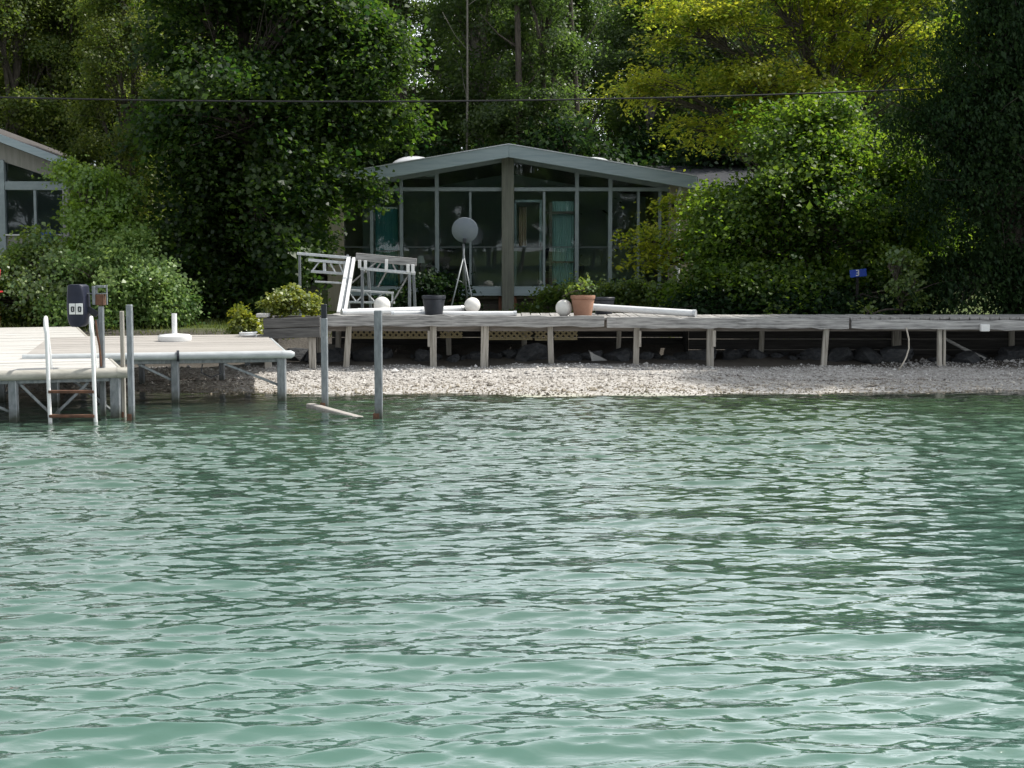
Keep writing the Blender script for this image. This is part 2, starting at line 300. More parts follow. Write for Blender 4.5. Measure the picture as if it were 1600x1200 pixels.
# water: clear green shallow lake - mirror by boosted Fresnel, milky green body, bed seen through near the shore
def water_mat():
    m, nt, b, out = nodes('lake_water'); L = nt.links.new; nt.nodes.remove(b)
    geo = nd(nt, 'ShaderNodeNewGeometry'); sep = nd(nt, 'ShaderNodeSeparateXYZ'); L(geo.outputs['Position'], sep.inputs[0])
    mp = nd(nt, 'ShaderNodeMapping'); mp.inputs['Scale'].default_value = (.4, 1, 1); L(geo.outputs['Position'], mp.inputs[0])
    n1 = nd(nt, 'ShaderNodeTexNoise', i_Scale=13, i_Detail=3, i_Roughness=.5, i_Distortion=.4); L(mp.outputs[0], n1.inputs['Vector'])
    n2 = nd(nt, 'ShaderNodeTexNoise', i_Scale=22, i_Detail=2, i_Roughness=.5); L(mp.outputs[0], n2.inputs['Vector'])
    mpc = nd(nt, 'ShaderNodeMapRange', i_1=17.6, i_2=18.7, i_3=1.0, i_4=.25); L(sep.outputs['Y'], mpc.inputs[0])
    b1 = nd(nt, 'ShaderNodeBump', i_Distance=.05); ms = nd(nt, 'ShaderNodeMath', operation='MULTIPLY'); ms.inputs[1].default_value = .14
    L(mpc.outputs[0], ms.inputs[0]); L(ms.outputs[0], b1.inputs['Strength']); L(n1.outputs[0], b1.inputs['Height'])
    b2 = nd(nt, 'ShaderNodeBump', i_Strength=.06, i_Distance=.012); L(n2.outputs[0], b2.inputs['Height']); L(b1.outputs[0], b2.inputs['Normal'])
    fr = nd(nt, 'ShaderNodeFresnel', i_IOR=1.33); L(b2.outputs[0], fr.inputs['Normal'])
    gl = nd(nt, 'ShaderNodeBsdfGlossy', i_Roughness=.03); L(b2.outputs[0], gl.inputs['Normal'])
    # bed tone: pale marl with greener weed patches of their own shape
    n3 = nd(nt, 'ShaderNodeTexNoise', i_Scale=.55, i_Detail=3); L(geo.outputs['Position'], n3.inputs['Vector'])
    off = nd(nt, 'ShaderNodeMath', operation='MULTIPLY_ADD'); off.inputs[1].default_value = 7.0; L(n3.outputs[0], off.inputs[0]); L(sep.outputs['Y'], off.inputs[2])
    k3 = nd(nt, 'ShaderNodeMapRange', i_1=7.5, i_2=17.0); L(off.outputs[0], k3.inputs[0])
    rc = ramp(nt, k3.outputs[0], [(0, (.082, .168, .133)), (.45, (.068, .136, .105)), (1, (.068, .126, .09))])
    df = nd(nt, 'ShaderNodeBsdfDiffuse'); L(rc.outputs[0], df.inputs[0]); upn = nd(nt, 'ShaderNodeCombineXYZ', i_2=1.0); L(upn.outputs[0], df.inputs['Normal'])   # light welling up from below the surface
    tr = nd(nt, 'ShaderNodeBsdfTransparent', i_Color=(.42, .52, .36, 1))
    op = nd(nt, 'ShaderNodeMapRange', i_1=14.0, i_2=18.7, i_3=.9, i_4=.2); L(sep.outputs['Y'], op.inputs[0])
    mx = nd(nt, 'ShaderNodeMixShader'); L(op.outputs[0], mx.inputs[0]); L(tr.outputs[0], mx.inputs[1]); L(df.outputs[0], mx.inputs[2])
    fin = nd(nt, 'ShaderNodeMixShader'); 
    inv = nd(nt, 'ShaderNodeMath', operation='SUBTRACT'); inv.inputs[0].default_value = 1; L(fr.outputs[0], inv.inputs[1])
    pw_ = nd(nt, 'ShaderNodeMath', operation='POWER'); pw_.inputs[1].default_value = 2.5; L(inv.outputs[0], pw_.inputs[0])      # reflection raised above plain Fresnel for stronger contrast
    f2 = nd(nt, 'ShaderNodeMath', operation='SUBTRACT'); f2.inputs[0].default_value = 1; L(pw_.outputs[0], f2.inputs[1]); L(f2.outputs[0], fin.inputs[0]); L(mx.outputs[0], fin.inputs[1]); L(gl.outputs[0], fin.inputs[2])
    L(fin.outputs[0], out.inputs[0]); return m
M['water'] = water_mat()
def ground_mat():
    m, nt, b, out = nodes('ground_cover'); L = nt.links.new
    geo = nd(nt, 'ShaderNodeNewGeometry'); sep = nd(nt, 'ShaderNodeSeparateXYZ'); L(geo.outputs['Position'], sep.inputs[0])
    nz = nd(nt, 'ShaderNodeTexNoise', i_Scale=1.4, i_Detail=5); L(geo.outputs['Position'], nz.inputs['Vector'])
    vo = nd(nt, 'ShaderNodeTexVoronoi', i_Scale=26); L(geo.outputs['Position'], vo.inputs['Vector'])
    peb = ramp(nt, vo.outputs['Color'], [(0, (.22, .2, .18)), (.5, (.4, .38, .35)), (1, (.54, .52, .5))])
    bed = ramp(nt, nz.outputs[0], [(.35, (.3, .33, .24)), (.65, (.52, .5, .4))])
    gr = ramp(nt, nz.outputs[0], [(.3, (.035, .055, .014)), (.7, (.09, .12, .03))])
    soil = ramp(nt, nz.outputs[0], [(.3, (.045, .04, .035)), (.7, (.11, .1, .085))])
    def mixc(a, bb, lo, hi):
        k = nd(nt, 'ShaderNodeMapRange', i_1=lo, i_2=hi); ad = nd(nt, 'ShaderNodeMath', operation='ADD')
        sc = nd(nt, 'ShaderNodeMath', operation='MULTIPLY_ADD'); sc.inputs[1].default_value = .5; sc.inputs[2].default_value = -.25
        L(nz.outputs[0], sc.inputs[0]); L(sep.outputs['Y'], ad.inputs[0]); L(sc.outputs[0], ad.inputs[1]); L(ad.outputs[0], k.inputs[0])
        mm = nd(nt, 'ShaderNodeMix', data_type='RGBA'); L(k.outputs[0], mm.inputs[0]); L(a, mm.inputs[6]); L(bb, mm.inputs[7]); return mm.outputs[2]
    c = mixc(gr.outputs[0], bed.outputs[0], -50, -47); c = mixc(c, peb.outputs[0], 18.1, 18.6)
    c = mixc(c, soil.outputs[0], 20.75, 21.1); c = mixc(c, gr.outputs[0], 22.9, 23.3); c = mixc(c, soil.outputs[0], 34, 38)
    L(c, b.inputs['Base Color']); b.inputs['Roughness'].default_value = .95; b.inputs['Specular IOR Level'].default_value = .2
    bp = nd(nt, 'ShaderNodeBump', i_Strength=.6, i_Distance=.02); L(vo.outputs['Distance'], bp.inputs['Height']); L(bp.outputs[0], b.inputs['Normal'])
    return m
M['ground'] = ground_mat()
def pebble_mat():
    m, nt, b, out = nodes('pebble'); L = nt.links.new
    geo = nd(nt, 'ShaderNodeNewGeometry'); sep = nd(nt, 'ShaderNodeSeparateXYZ'); L(geo.outputs['Position'], sep.inputs[0])
    wn_ = nd(nt, 'ShaderNodeTexWhiteNoise'); wn_.noise_dimensions = '1D'; L(geo.outputs['Random Per Island'], wn_.inputs['W'])
    r = ramp(nt, wn_.outputs['Value'], [(0, (.2, .19, .18)), (.35, (.4, .385, .36)), (.8, (.52, .51, .49)), (1, (.66, .655, .64))])
    nz = nd(nt, 'ShaderNodeTexNoise', i_Scale=.9, i_Detail=4); L(geo.outputs['Position'], nz.inputs['Vector'])
    ad = nd(nt, 'ShaderNodeMath', operation='MULTIPLY_ADD'); ad.inputs[1].default_value = .9; L(nz.outputs[0], ad.inputs[0]); L(sep.outputs['Y'], ad.inputs[2])
    # tan algae-stained stones by the water, a brown line of drift higher up
    mr = nd(nt, 'ShaderNodeMapRange', i_1=18.6, i_2=21.6); L(ad.outputs[0], mr.inputs[0])
    k = ramp(nt, mr.outputs[0], [(0, (.2, .19, .13)), (.14, (.42, .38, .28)), (.22, (.62, .55, .43)), (.4, (.93, .87, .79)), (.52, (1, .96, .91)), (.57, (.4, .35, .3)), (.61, (1, .97, .94)), (1, (.95, .95, .96))])
    mu = nd(nt, 'ShaderNodeMix', data_type='RGBA', blend_type='MULTIPLY'); mu.inputs[0].default_value = 1
    L(r.outputs[0], mu.inputs[6]); L(k.outputs[0], mu.inputs[7]); L(mu.outputs[2], b.inputs['Base Color']); b.inputs['Roughness'].default_value = .85
    return m
M['pebble'] = pebble_mat()

# ---------------------------------------------------------------- ground and water
GY = np.array([-900, -60, -48, 0, 10, 16.5, 18.7, 20.9, 22.1, 23.0, 24, 30, 40, 70, 200, 1500.])
GZ = np.array([3, 1.2, -.8, -1.7, -1.0, -.24, 0, .17, .30, .60, .62, .62, 1.1, 2.0, 4, 6.])
def ground_h(x, y):
    x = np.asarray(x, float); y = np.asarray(y, float)
    wob = .22 * np.sin(x * .55 + 1.1) + .10 * np.sin(x * 1.7) + .05 * np.sin(x * 4.1 + y)
    z = np.interp(y + wob * np.exp(-((y - 19) / 3.5) ** 2) + np.clip(x - 6, 0, 3) * .12 * np.exp(-((y - 21) / 1.2) ** 2), GY, GZ)
    near = np.exp(-((y - 20) / 9) ** 2)
    return z + near * (.012 * np.sin(x * 3.3 + y * 2.1) + .010 * np.sin(x * 1.3 - y * 5.1) + .006 * np.sin(x * 7.7 + y * 9.3))
gh = lambda x, y: float(ground_h(x, y))
def grid(xs, ys, zf):
    Xg, Yg = np.meshgrid(xs, ys); V = np.stack([Xg, Yg, zf(Xg, Yg)], -1).reshape(-1, 3)
    nx, ny = len(xs), len(ys); i = np.arange(nx * ny).reshape(ny, nx)
    return V, np.stack([i[:-1, :-1], i[:-1, 1:], i[1:, 1:], i[1:, :-1]], -1).reshape(-1, 4)
xs = np.concatenate([[-900, -400, -150, -80, -40, -25], np.arange(-16, 16.01, .16), [25, 40, 80, 150, 400, 900]])
ys = np.concatenate([[-900, -300, -100, -60, -48, -40, -15, 0], np.arange(3, 17, 1.), np.arange(17, 24.5, .12), np.arange(25, 46, 1.5), [50, 60, 75, 100, 150, 250, 500, 1500]])
V, F = grid(xs, ys, ground_h)
tag(link_mesh('ground', indexed_mesh('ground', V, F), M['ground']), 'gravel beach, lawn and woodland floor along the lake', kind='structure')

rng = np.random.default_rng(7)
rows = [3.4]
while rows[-1] < 19.4: rows.append(rows[-1] + min(.0185, max(.013, 1.4 * rows[-1] ** 2 / 2576)))
rows = np.concatenate([[-900, -300, -120, -60, -30, -15, -8, -4, -1, .8, 1.8, 2.4, 2.8, 3.1], rows])
sden = np.linspace(-1.15, 1.15, 430)
scr = 1.25 + .03 * (np.power(1.35, np.arange(1, 28)) - 1); scr = np.append(scr, [200, 400])
sc = np.concatenate([-scr[::-1], sden, scr])
wid = np.where(rows > 3.4, .40 * rows + .9, .40 * 3.4 + .9)
Xw = sc[None, :] * wid[:, None]; Yw = np.repeat(rows[:, None], len(sc), 1)
Zw = np.zeros_like(Xw); dX = np.zeros_like(Xw); dY = np.zeros_like(Xw)
for i in range(84):
    if i < 60: lam = .065 * (.26 / .065) ** (rng.random() ** 1.1); spread = .31; sl = .037      # the small chop
    else: lam = .3 * (1.1 / .3) ** rng.random(); spread = .3; sl = .025            # slower swell under it
    k = 2 * math.pi / lam
    a = math.pi / 2 + rng.normal(0, spread) + .12
    A = sl / k; ph = k * (math.cos(a) * Xw + math.sin(a) * Yw) + rng.random() * 6.283
    Zw += A * np.cos(ph); dX -= 0.85 * A * math.cos(a) * np.sin(ph); dY -= 0.85 * A * math.sin(a) * np.sin(ph)
# gusts: patches of livelier and calmer water
gust = .93 + .28 * np.sin(Xw * .35 + 1.3 * np.sin(Yw * .22)) * np.sin(Yw * .5 + .8 * np.sin(Xw * .3))
msk = gust * np.clip((19.0 - Yw) / 1.3, .12, 1) * np.clip(1 - .5 * np.exp(-((Xw + 4) / 2.5) ** 2 - ((Yw - 17.5) / 1.8) ** 2), 0, 1) * np.clip((Yw - 2.2) / 1.5, 0, 1) * np.clip((1.6 - np.abs(sc)[None, :]) / .3, 0, 1)
V = np.stack([Xw + dX * msk, Yw + dY * msk, Zw * msk], -1).reshape(-1, 3)
nx, ny = len(sc), len(rows); ii = np.arange(nx * ny).reshape(ny, nx)
F = np.stack([ii[:-1, :-1], ii[:-1, 1:], ii[1:, 1:], ii[1:, :-1]], -1).reshape(-1, 4)
tag(link_mesh('water', indexed_mesh('water', V, F), M['water']), 'rippled clear green lake water', kind='structure')

# pebbles on the beach (nobody could count them)
n = 34000
px_ = rng.uniform(-8.5, 9.5, n); py_ = 18.2 + rng.beta(1.3, 1.1, n) * (2.85 + .7 * np.clip((px_ - 4.5) / 2, 0, 1))
pz_ = ground_h(px_, py_); s_ = rng.lognormal(-4.6, .5, n)
oct_ = np.array([(1, 0, 0), (0, 1, 0), (-1, 0, 0), (0, -1, 0), (0, 0, .6), (0, 0, -.6)], float)
jit = 1 + rng.uniform(-.3, .3, (n, 6, 1)); an = rng.uniform(0, 6.28, n); ca, sa = np.cos(an)[:, None], np.sin(an)[:, None]
pv = oct_[None] * jit; q = pv.copy(); q[:, :, 0] = pv[:, :, 0] * ca - pv[:, :, 1] * sa * .7; q[:, :, 1] = pv[:, :, 0] * sa + pv[:, :, 1] * ca * .7
q = q * s_[:, None, None] + np.stack([px_, py_, pz_ + s_ * .25], -1)[:, None, :]
pf = np.array([(0, 1, 4), (1, 2, 4), (2, 3, 4), (3, 0, 4), (1, 0, 5), (2, 1, 5), (3, 2, 5), (0, 3, 5)])
tag(link_mesh('pebbles', indexed_mesh('pebbles', q.reshape(-1, 3), (pf[None] + 6 * np.arange(n)[:, None, None]).reshape(-1, 3), False), M['pebble']),
    'pale rounded pebbles covering the beach', 'pebbles', kind='stuff')

# ---------------------------------------------------------------- foliage helpers
def leaf_quads(c, nrm, size, rng, asp=.42, fold=.14, tdir=None):
    n = len(c); nrm = nrm / np.linalg.norm(nrm, axis=1, keepdims=True)
    r = rng.normal(size=(n, 3)) if tdir is None else tdir + .35 * rng.normal(size=(n, 3))
    t = r - nrm * (r * nrm).sum(1, keepdims=True); t /= np.linalg.norm(t, axis=1, keepdims=True) + 1e-9
    b = np.cross(nrm, t); s = size[:, None]
    V = np.stack([c - .5 * s * t, c - .05 * s * t + asp * s * b + fold * s * nrm, c + .5 * s * t - .1 * s * nrm, c - .05 * s * t - asp * s * b + fold * s * nrm], 1)
    return V.reshape(-1, 3)
def segs_mesh(name, P0, P1, R0, R1, n=5):
    P0, P1 = np.asarray(P0), np.asarray(P1); d = P1 - P0; d /= np.linalg.norm(d, axis=1, keepdims=True) + 1e-9
    u = np.where(np.abs(d[:, 2:3]) < .9, np.array([[0, 0, 1.]]), np.array([[1., 0, 0]])); a = np.cross(d, u); a /= np.linalg.norm(a, axis=1, keepdims=True); b = np.cross(a, d)
    t = np.arange(n) * 2 * math.pi / n; ring = a[:, None] * np.cos(t)[None, :, None] + b[:, None] * np.sin(t)[None, :, None]
    V = np.stack([P0[:, None] + ring * np.asarray(R0)[:, None, None], P1[:, None] + ring * np.asarray(R1)[:, None, None]], 1).reshape(-1, 3)
    k = np.arange(n); f = np.stack([k, (k + 1) % n, n + (k + 1) % n, n + k], -1)
    F = (f[None] + (2 * n * np.arange(len(P0)))[:, None, None]).reshape(-1, 4)
    return indexed_mesh(name, V, F)
def bend(p0, p1, m, k, rng, lift=.12):
    """curved limb as k points"""
    p0, p1 = np.asarray(p0, float), np.asarray(p1, float); t = np.linspace(0, 1, k)[:, None]
    d = np.linalg.norm(p1 - p0); mid = (p0 + p1) / 2 + rng.normal(0, m * d, 3) + np.array([0, 0, lift * d])
    return (1 - t) ** 2 * p0 + 2 * t * (1 - t) * mid + t ** 2 * p1
def make_tree(name, label, cat, base, top, r0, lobes, n_cl, per, lsize, crad, leaf, bark='bark', seed=1, group=None,
              flat=.45, up=.55, out=.5, tw=.35, inner=.55, asp=.42, hang=None, trunk=True, part='crown', jitter=.45, boughs=7, bs=.3):
    rng = np.random.default_rng(seed); base = np.array(base, float); top = np.array(top, float); L = np.array(lobes, float)
    root = thing(name, base, label, cat, group)
    P0, P1, R0, R1 = [], [], [], []
    def chain(pts, ra, rb):
        k = len(pts)
        for i in range(k - 1):
            P0.append(pts[i]); P1.append(pts[i + 1]); R0.append(ra + (rb - ra) * i / (k - 1)); R1.append(ra + (rb - ra) * (i + 1) / (k - 1))
    if trunk:
        tp = bend(base - [0, 0, .15], top, .04, 9, rng, 0); chain(tp, r0, r0 * .35)
    else:
        tp = np.array([base, base + [0, 0, .1]])
    zs = tp[:, 2]
    ends = []
    for l in L:
        c = l[:3]
        hz = base[2] + (c[2] - base[2]) * .62 if trunk else base[2]
        st = tp[int(np.argmin(np.abs(zs - np.clip(hz, base[2] + .25, top[2]))))]
        d = np.linalg.norm(c - st); ra = min(r0 * .55, .018 * d + .012)
        pts = bend(st, c + rng.normal(0, .1, 3), .08, 6, rng); chain(pts, ra, ra * .4); ends.append(pts)
    vol = (L[:, 3] * L[:, 4] + L[:, 3] * L[:, 5] + L[:, 4] * L[:, 5]); prob = vol / vol.sum()
    li = rng.choice(len(L), n_cl, p=prob); dv = rng.normal(size=(n_cl, 3)); dv /= np.linalg.norm(dv, axis=1, keepdims=True)
    bd = rng.normal(size=(len(L), boughs, 3)); bd[..., 2] += .15; bd /= np.linalg.norm(bd, axis=2, keepdims=True)
    BC = L[:, None, :3] + bd * L[:, None, 3:6] * rng.uniform(inner, 1.0, (len(L), boughs, 1))
    bi = rng.integers(0, boughs, n_cl); dv = bd[li, bi]
    CC = BC[li, bi] + rng.normal(0, bs, (n_cl, 3)) * L[li, 3:6] * np.array([1, 1, .6])
    ok = CC[:, 2] > base[2] + .12
    CC, li, dv = CC[ok], li[ok], dv[ok]; n_cl = len(CC)
    for j in np.where(rng.random(n_cl) < tw)[0]:
        pts = ends[li[j]]; st = pts[rng.integers(2, 6)]
        chain(bend(st, CC[j], .08, 4, rng, .06), .013 + .004 * rng.random(), .004)
    if P0:
        tk = link_mesh('trunk', segs_mesh('trunk', np.array(P0) - base, np.array(P1) - base, R0, R1, 6), M[bark], root, Vector(base))
    # leaves of each clump lie in a sloping spray
    cs = crad * rng.lognormal(0, .3, n_cl); ctint = np.clip(rng.normal(.45, .2, n_cl), 0, 1)
    ci = np.repeat(np.arange(n_cl), rng.poisson(per, n_cl)); n = len(ci)
    cn = np.stack([dv[:, 0] * out, dv[:, 1] * out, np.full(n_cl, up) + dv[:, 2] * .25], -1) + rng.normal(0, .25, (n_cl, 3)); cn /= np.linalg.norm(cn, axis=1, keepdims=True)
    off = rng.normal(0, 1, (n, 3)); off -= cn[ci] * ((off * cn[ci]).sum(1) * (1 - flat))[:, None]
    rr = np.linalg.norm(off, axis=1, keepdims=True); off *= np.minimum(1, 1.9 / rr)
    c = CC[ci] + off * cs[ci][:, None] * .6; c[:, 2] -= .12 * cs[ci] * (rr[:, 0] ** 2) * .3
    c[:, 2] = np.maximum(c[:, 2], base[2] + .04)
    nrm = cn[ci] + rng.normal(0, jitter, (n, 3)); sz = lsize * rng.lognormal(0, .25, n)
    tint = np.clip(ctint[ci] + rng.normal(0, .2, n), 0, 1)
    td = None if hang is None else np.tile(np.array(hang, float), (n, 1))
    V = leaf_quads(c, nrm, sz, rng, asp, tdir=td)
    cr = link_mesh(part, quads_mesh(part, V - base, n, tint), M[leaf], root, Vector(base)); cr['kind'] = 'stuff'
    return root
def LB(px, py, D, rx, ry, rd):
    """crown lobe from its place in the picture; radii rx, ry in picture units at depth D, rd in metres"""
    p = P(px, py, D); k = D / FPX
    return (p.x, p.y, p.z, rx * k, rd, ry * k)

# ---------------------------------------------------------------- the glass-fronted cottage
HD = 30.0; FD = 29.3
hx = lambda px, py=370: X(px, HD, py)
hz = lambda py: Z(py, HD)
house = thing('glass_cottage', (hx(795), HD, gh(hx(795), HD)), 'low gabled cottage with a full glass front and blue-grey fascia', 'cottage')
def part(name, mat, parent, f, bev=0, smooth=False):
    m = MB(); f(m); return m.build(name, mat, parent, smooth, bev)
xp, xr = X(795, FD, 226), X(1088, FD, 276); xl = 2 * xp - xr
zt, ze = Z(226, FD), Z(276, FD); fh = Z(226, FD) - Z(246, FD)
roof = part('roof', M['shingle'], house, lambda m: m.prism([(xl, ze - .03), (xp, zt - .03), (xr, ze - .03), (xr, ze - .2), (xp, zt - .2), (xl, ze - .2)], FD, 41))
for sx, ex in ((-1, xl), (1, xr)):
    part('fascia_board', M['fascia'], house, lambda m: m.prism([(xp, zt), (ex, ze), (ex, ze - fh), (xp, zt - fh)], FD - .05, FD - .002), .008)
    part('drip_edge', M['alu'], roof, lambda m: m.prism([(xp, zt + .02), (ex, ze + .02), (ex, ze + .002), (xp, zt + .002)], FD - .07, FD + .1))
    # eave end boards along the sides
    part('eave_board', M['fascia'], house, lambda m: m.box((ex, FD + .002, ze - fh + .01), (ex + sx * .03, 41, ze - .005)))
for cx_, py0, rr in ((647, 244, .5), (928, 245.5, .4)):
    c = P(cx_, py0, 31.2); zz = zt - .03 - abs(c.x - xp) / (xr - xp) * (zt - ze)
    hd_ = Z(py0, 31.2) - zz - .02
    prof = [(rr * math.cos(t), hd_ * math.sin(t)) for t in np.linspace(0, math.pi / 2 - .02, 8)]
    sk = part('skylight', M['dome'], roof, lambda m: m.lathe((c.x, c.y, zz + .02), prof, 28), smooth=True)
    part('curb', M['alu'], sk, lambda m: m.box((c.x - rr * .98, c.y - rr * .98, zz - .18), (c.x + rr * .98, c.y + rr * .98, zz + .02)))
def slope_py(px, off=0): return 246 + abs(px - 795) / 293 * 52 + off
def slz(px, off=0): return hz(slope_py(px, off))
for a, b in ((530, 784), (803, 1052)):
    part('rafter_trim', M['frame'], house, lambda m: m.prism([(hx(a), slz(a, -16)), (hx(b), slz(b, -16)), (hx(b), slz(b, 6)), (hx(a), slz(a, 6))], HD - .06, HD + .06))
    part('rail', M['frame'], house, lambda m: m.box((hx(max(a, 538)), HD - .075, hz(299)), (hx(min(b, 1044)), HD + .055, hz(293))), .004)
    part('sill_beam', M['fascia'], house, lambda m: m.box((hx(max(a, 538)), HD - .12, hz(462)), (hx(min(b, 1044)), HD + .10, hz(447.5))), .006)
part('ridge_post', M['post_wood'], house, lambda m: m.box((hx(784), HD - .22, gh(0, HD) - .1), (hx(803), HD + .08, hz(247))), .008)
for px_, wd in ((627.5, 5), (683, 6), (901, 6), (953, 6)):
    part('mullion', M['frame'], house, lambda m: m.box((hx(px_ - wd / 2), HD - .09, hz(447.2)), (hx(px_ + wd / 2), HD + .05, slz(px_, 5))), .004)
for px_, wd in ((581, 5), (735, 3.5), (850, 4), (997, 4), (1030.5, 5)):
    part('thin_mullion', M['frame'], house, lambda m: m.box((hx(px_ - wd / 2), HD - .05, hz(447.2)), (hx(px_ + wd / 2), HD + .045, hz(299.2))), .003)
for a, b in ((512, 538), (1044, 1062)):
    part('corner_post', M['siding'], house, lambda m: m.box((hx(a), HD - .1, gh(0, HD) - .1), (hx(b), HD + .1, slz(538, -10))), .006)
cols = [(538, 578.5), (583.5, 625), (630, 680), (686, 733.2), (736.8, 784), (803, 848), (852, 898), (904, 950), (956, 995), (999, 1028), (1033, 1044)]
for i, (a, b) in enumerate(cols):
    rz = 386 if i != 1 else 392
    part('transom', M['dark_frame'], house, lambda m: m.box((hx(a), HD - .02, hz(rz + .8)), (hx(b), HD + .02, hz(rz - .8))))
    part('pane', M['glass'], house, lambda m: m.box((hx(a), HD - .006, hz(447.4)), (hx(b), HD + .006, hz(rz + .8))))
    part('pane', M['glass'], house, lambda m: m.box((hx(a), HD - .006, hz(rz - .8)), (hx(b), HD + .006, hz(299))))
for a, b in ((585, 625), (630, 680), (686, 784), (803, 898), (904, 950), (956, 1008)):
    za, zb = slz(a, 6), slz(b, 6); zm = hz(293)
    part('clerestory_pane', M['glass'], house, lambda m: m.prism([(hx(a), max(za, zm + .004)), (hx(b), max(zb, zm + .004)), (hx(b), zm), (hx(a), zm)], HD - .006, HD + .006))
# room behind the glass
zf = hz(458)
part('floor', M['room_floor'], house, lambda m: m.box((hx(520), HD + .1, zf - .12), (hx(1055), 36, zf)))
part('back_wall', M['room_wall'], house, lambda m: m.prism([(hx(520), zf - .1), (hx(1055), zf - .1), (hx(1055), slz(1055, -18)), (xp, slz(795, -18)), (hx(520), slz(520, -18))], 36, 36.12))
for a in (512, 1050):
    part('side_wall', M['siding'], house, lambda m: m.box((hx(a), HD + .1, gh(0, HD) - .1), (hx(a + 8), 36.12, slz(530, -12))))
part('skirt', M['dark_timber'], house, lambda m: m.box((hx(520), HD + .25, gh(0, HD) - .1), (hx(1055), HD + .3, zf - .12)))
for px_ in (600, 700, 793, 900, 990):
    part('brick_pier', M['brick'], house, lambda m: m.box((hx(px_ - 14), HD - .02, gh(0, HD) - .1), (hx(px_ + 14), HD + .24, hz(462))))
def curtain(name, mat, a, b, t, bt, y, amp=.03, n=40, folds=9):
    m = MB(); z0, z1 = hz(bt), hz(t); xa, xb = hx(a), hx(b)
    for k in range(n + 1):
        u = k / n; yy = y + amp * math.sin(u * folds * 6.283) + amp * .5 * math.sin(u * 5.1)
        m.v += [(xa + (xb - xa) * u, yy, z0), (xa + (xb - xa) * u, yy - .01, z1), (xa + (xb - xa) * u, yy + .012, z1), (xa + (xb - xa) * u, yy + .012, z0)]
    for k in range(n):
        i, j = 4 * k, 4 * k + 4
        m.f += [(i, j, j + 1, i + 1), (i + 1, j + 1, j + 2, i + 2), (i + 2, j + 2, j + 3, i + 3)]
    return m.build(name, M[mat], house, True)
bl = curtain('teal_blind', 'teal', 586, 621, 326, 446, HD + .14, .004)
part('blind_rail', M['white'], bl, lambda m: m.box((hx(585), HD + .12, hz(326)), (hx(622), HD + .17, hz(323.5))))
curtain('pale_curtain', 'pale_teal', 863, 897, 334, 444, HD + .2, .02)
curtain('pale_curtain', 'pale_teal', 863, 897, 314, 330, HD + .2, .02)
curtain('beige_curtain', 'beige_cloth', 811, 823, 322, 384, HD + .5, .03, 16, 3)
dr = part('door', M['frame'], house, lambda m: (m.box((hx(804), HD + .06, hz(446)), (hx(807), HD + .1, hz(312))), m.box((hx(843), HD + .06, hz(446)), (hx(847), HD + .1, hz(312))), m.box((hx(807), HD + .062, hz(316)), (hx(843), HD + .098, hz(312)))))
part('handle', M['black_plastic'], dr, lambda m: m.bar((hx(845), HD + .03, hz(392)), (hx(845), HD + .03, hz(378)), .03, .03))
part('pane_frame', M['dark_timber'], house, lambda m: (m.box((hx(858), HD + .07, hz(446)), (hx(863), HD + .11, hz(316))), m.box((hx(853), HD + .072, hz(411)), (hx(898), HD + .108, hz(408))), m.box((hx(853), HD + .072, hz(334)), (hx(898), HD + .108, hz(330)))))
# right wing with its own low roof
wy = 34.5
wing = thing('house_wing', (X(1120, wy), wy, gh(5, wy)), 'low side wing with grey shingle roof right of the glass cottage', 'house wing')
xa, xb = X(1064, wy, 300), X(1215, wy, 300)
part('wall', M['siding'], wing, lambda m: m.box((xa, wy, gh(5, wy) - .1), (xb, 39, Z(300, wy))))
wr = part('roof', M['dark_shingle'], wing, lambda m: m.add([(xa - 1.5, wy - .5, Z(294, wy)), (xb + .2, wy - .5, Z(294, wy)), (xb + .2, 38, Z(259, 38)), (xa - 1.5, 38, Z(259, 38)),
     (xa - 1.5, wy - .5, Z(294, wy) - .12), (xb + .2, wy - .5, Z(294, wy) - .12), (xb + .2, 38, Z(259, 38) - .15), (xa - 1.5, 38, Z(259, 38) - .15)], MB.BF))
part('gutter', M['alu'], wr, lambda m: m.box((xa - 1.4, wy - .58, Z(294, wy) - .1), (xb + .2, wy - .505, Z(294, wy) - .01)))
part('downspout', M['white'], house, lambda m: m.tube([(hx(1058), HD - .5, Z(297, HD)), (hx(1058), HD - .3, Z(304, HD)), (hx(1058), HD - .14, Z(310, HD)), (hx(1058), HD - .14, gh(0, HD))], .04, 8))
# furniture seen dimly through the panes
def armchair(px, D, mat, label):
    x = X(px, D); t = thing('armchair', (x, D, zf), label, 'armchair')
    part('seat', M[mat], t, lambda m: m.box((x - .36, D - .35, zf + .16), (x + .36, D + .3, zf + .42)), .04)
    part('backrest', M[mat], t, lambda m: m.box((x - .36, D + .2, zf + .421), (x + .36, D + .36, zf + .92)), .05)
    for s in (-1, 1): part('armrest', M[mat], t, lambda m: m.box((x + s * .361, D - .33, zf + .14), (x + s * .48, D + .34, zf + .58)), .04)
    for a in (-1, 1):
        for b in (-1, 1): part('leg', M['brown_wood'], t, lambda m: m.box((x + a * .33 - .025, D + b * .26 - .025, zf), (x + a * .33 + .025, D + b * .26 + .025, zf + .159)))
armchair(877, 31.6, 'dark_cloth', 'dark armchair inside the cottage behind the pane right of the door')
armchair(700, 32.4, 'dark_cloth', 'dark armchair inside the cottage behind the satellite dish')
t = thing('floor_lamp', (X(657, 31), 31, zf), 'floor lamp with small white shade inside the cottage', 'lamp')
part('base', M['black_plastic'], t, lambda m: m.lathe((X(657, 31), 31, zf), [(0, 0), (.14, 0), (.14, .02), (.02, .04)], 18))
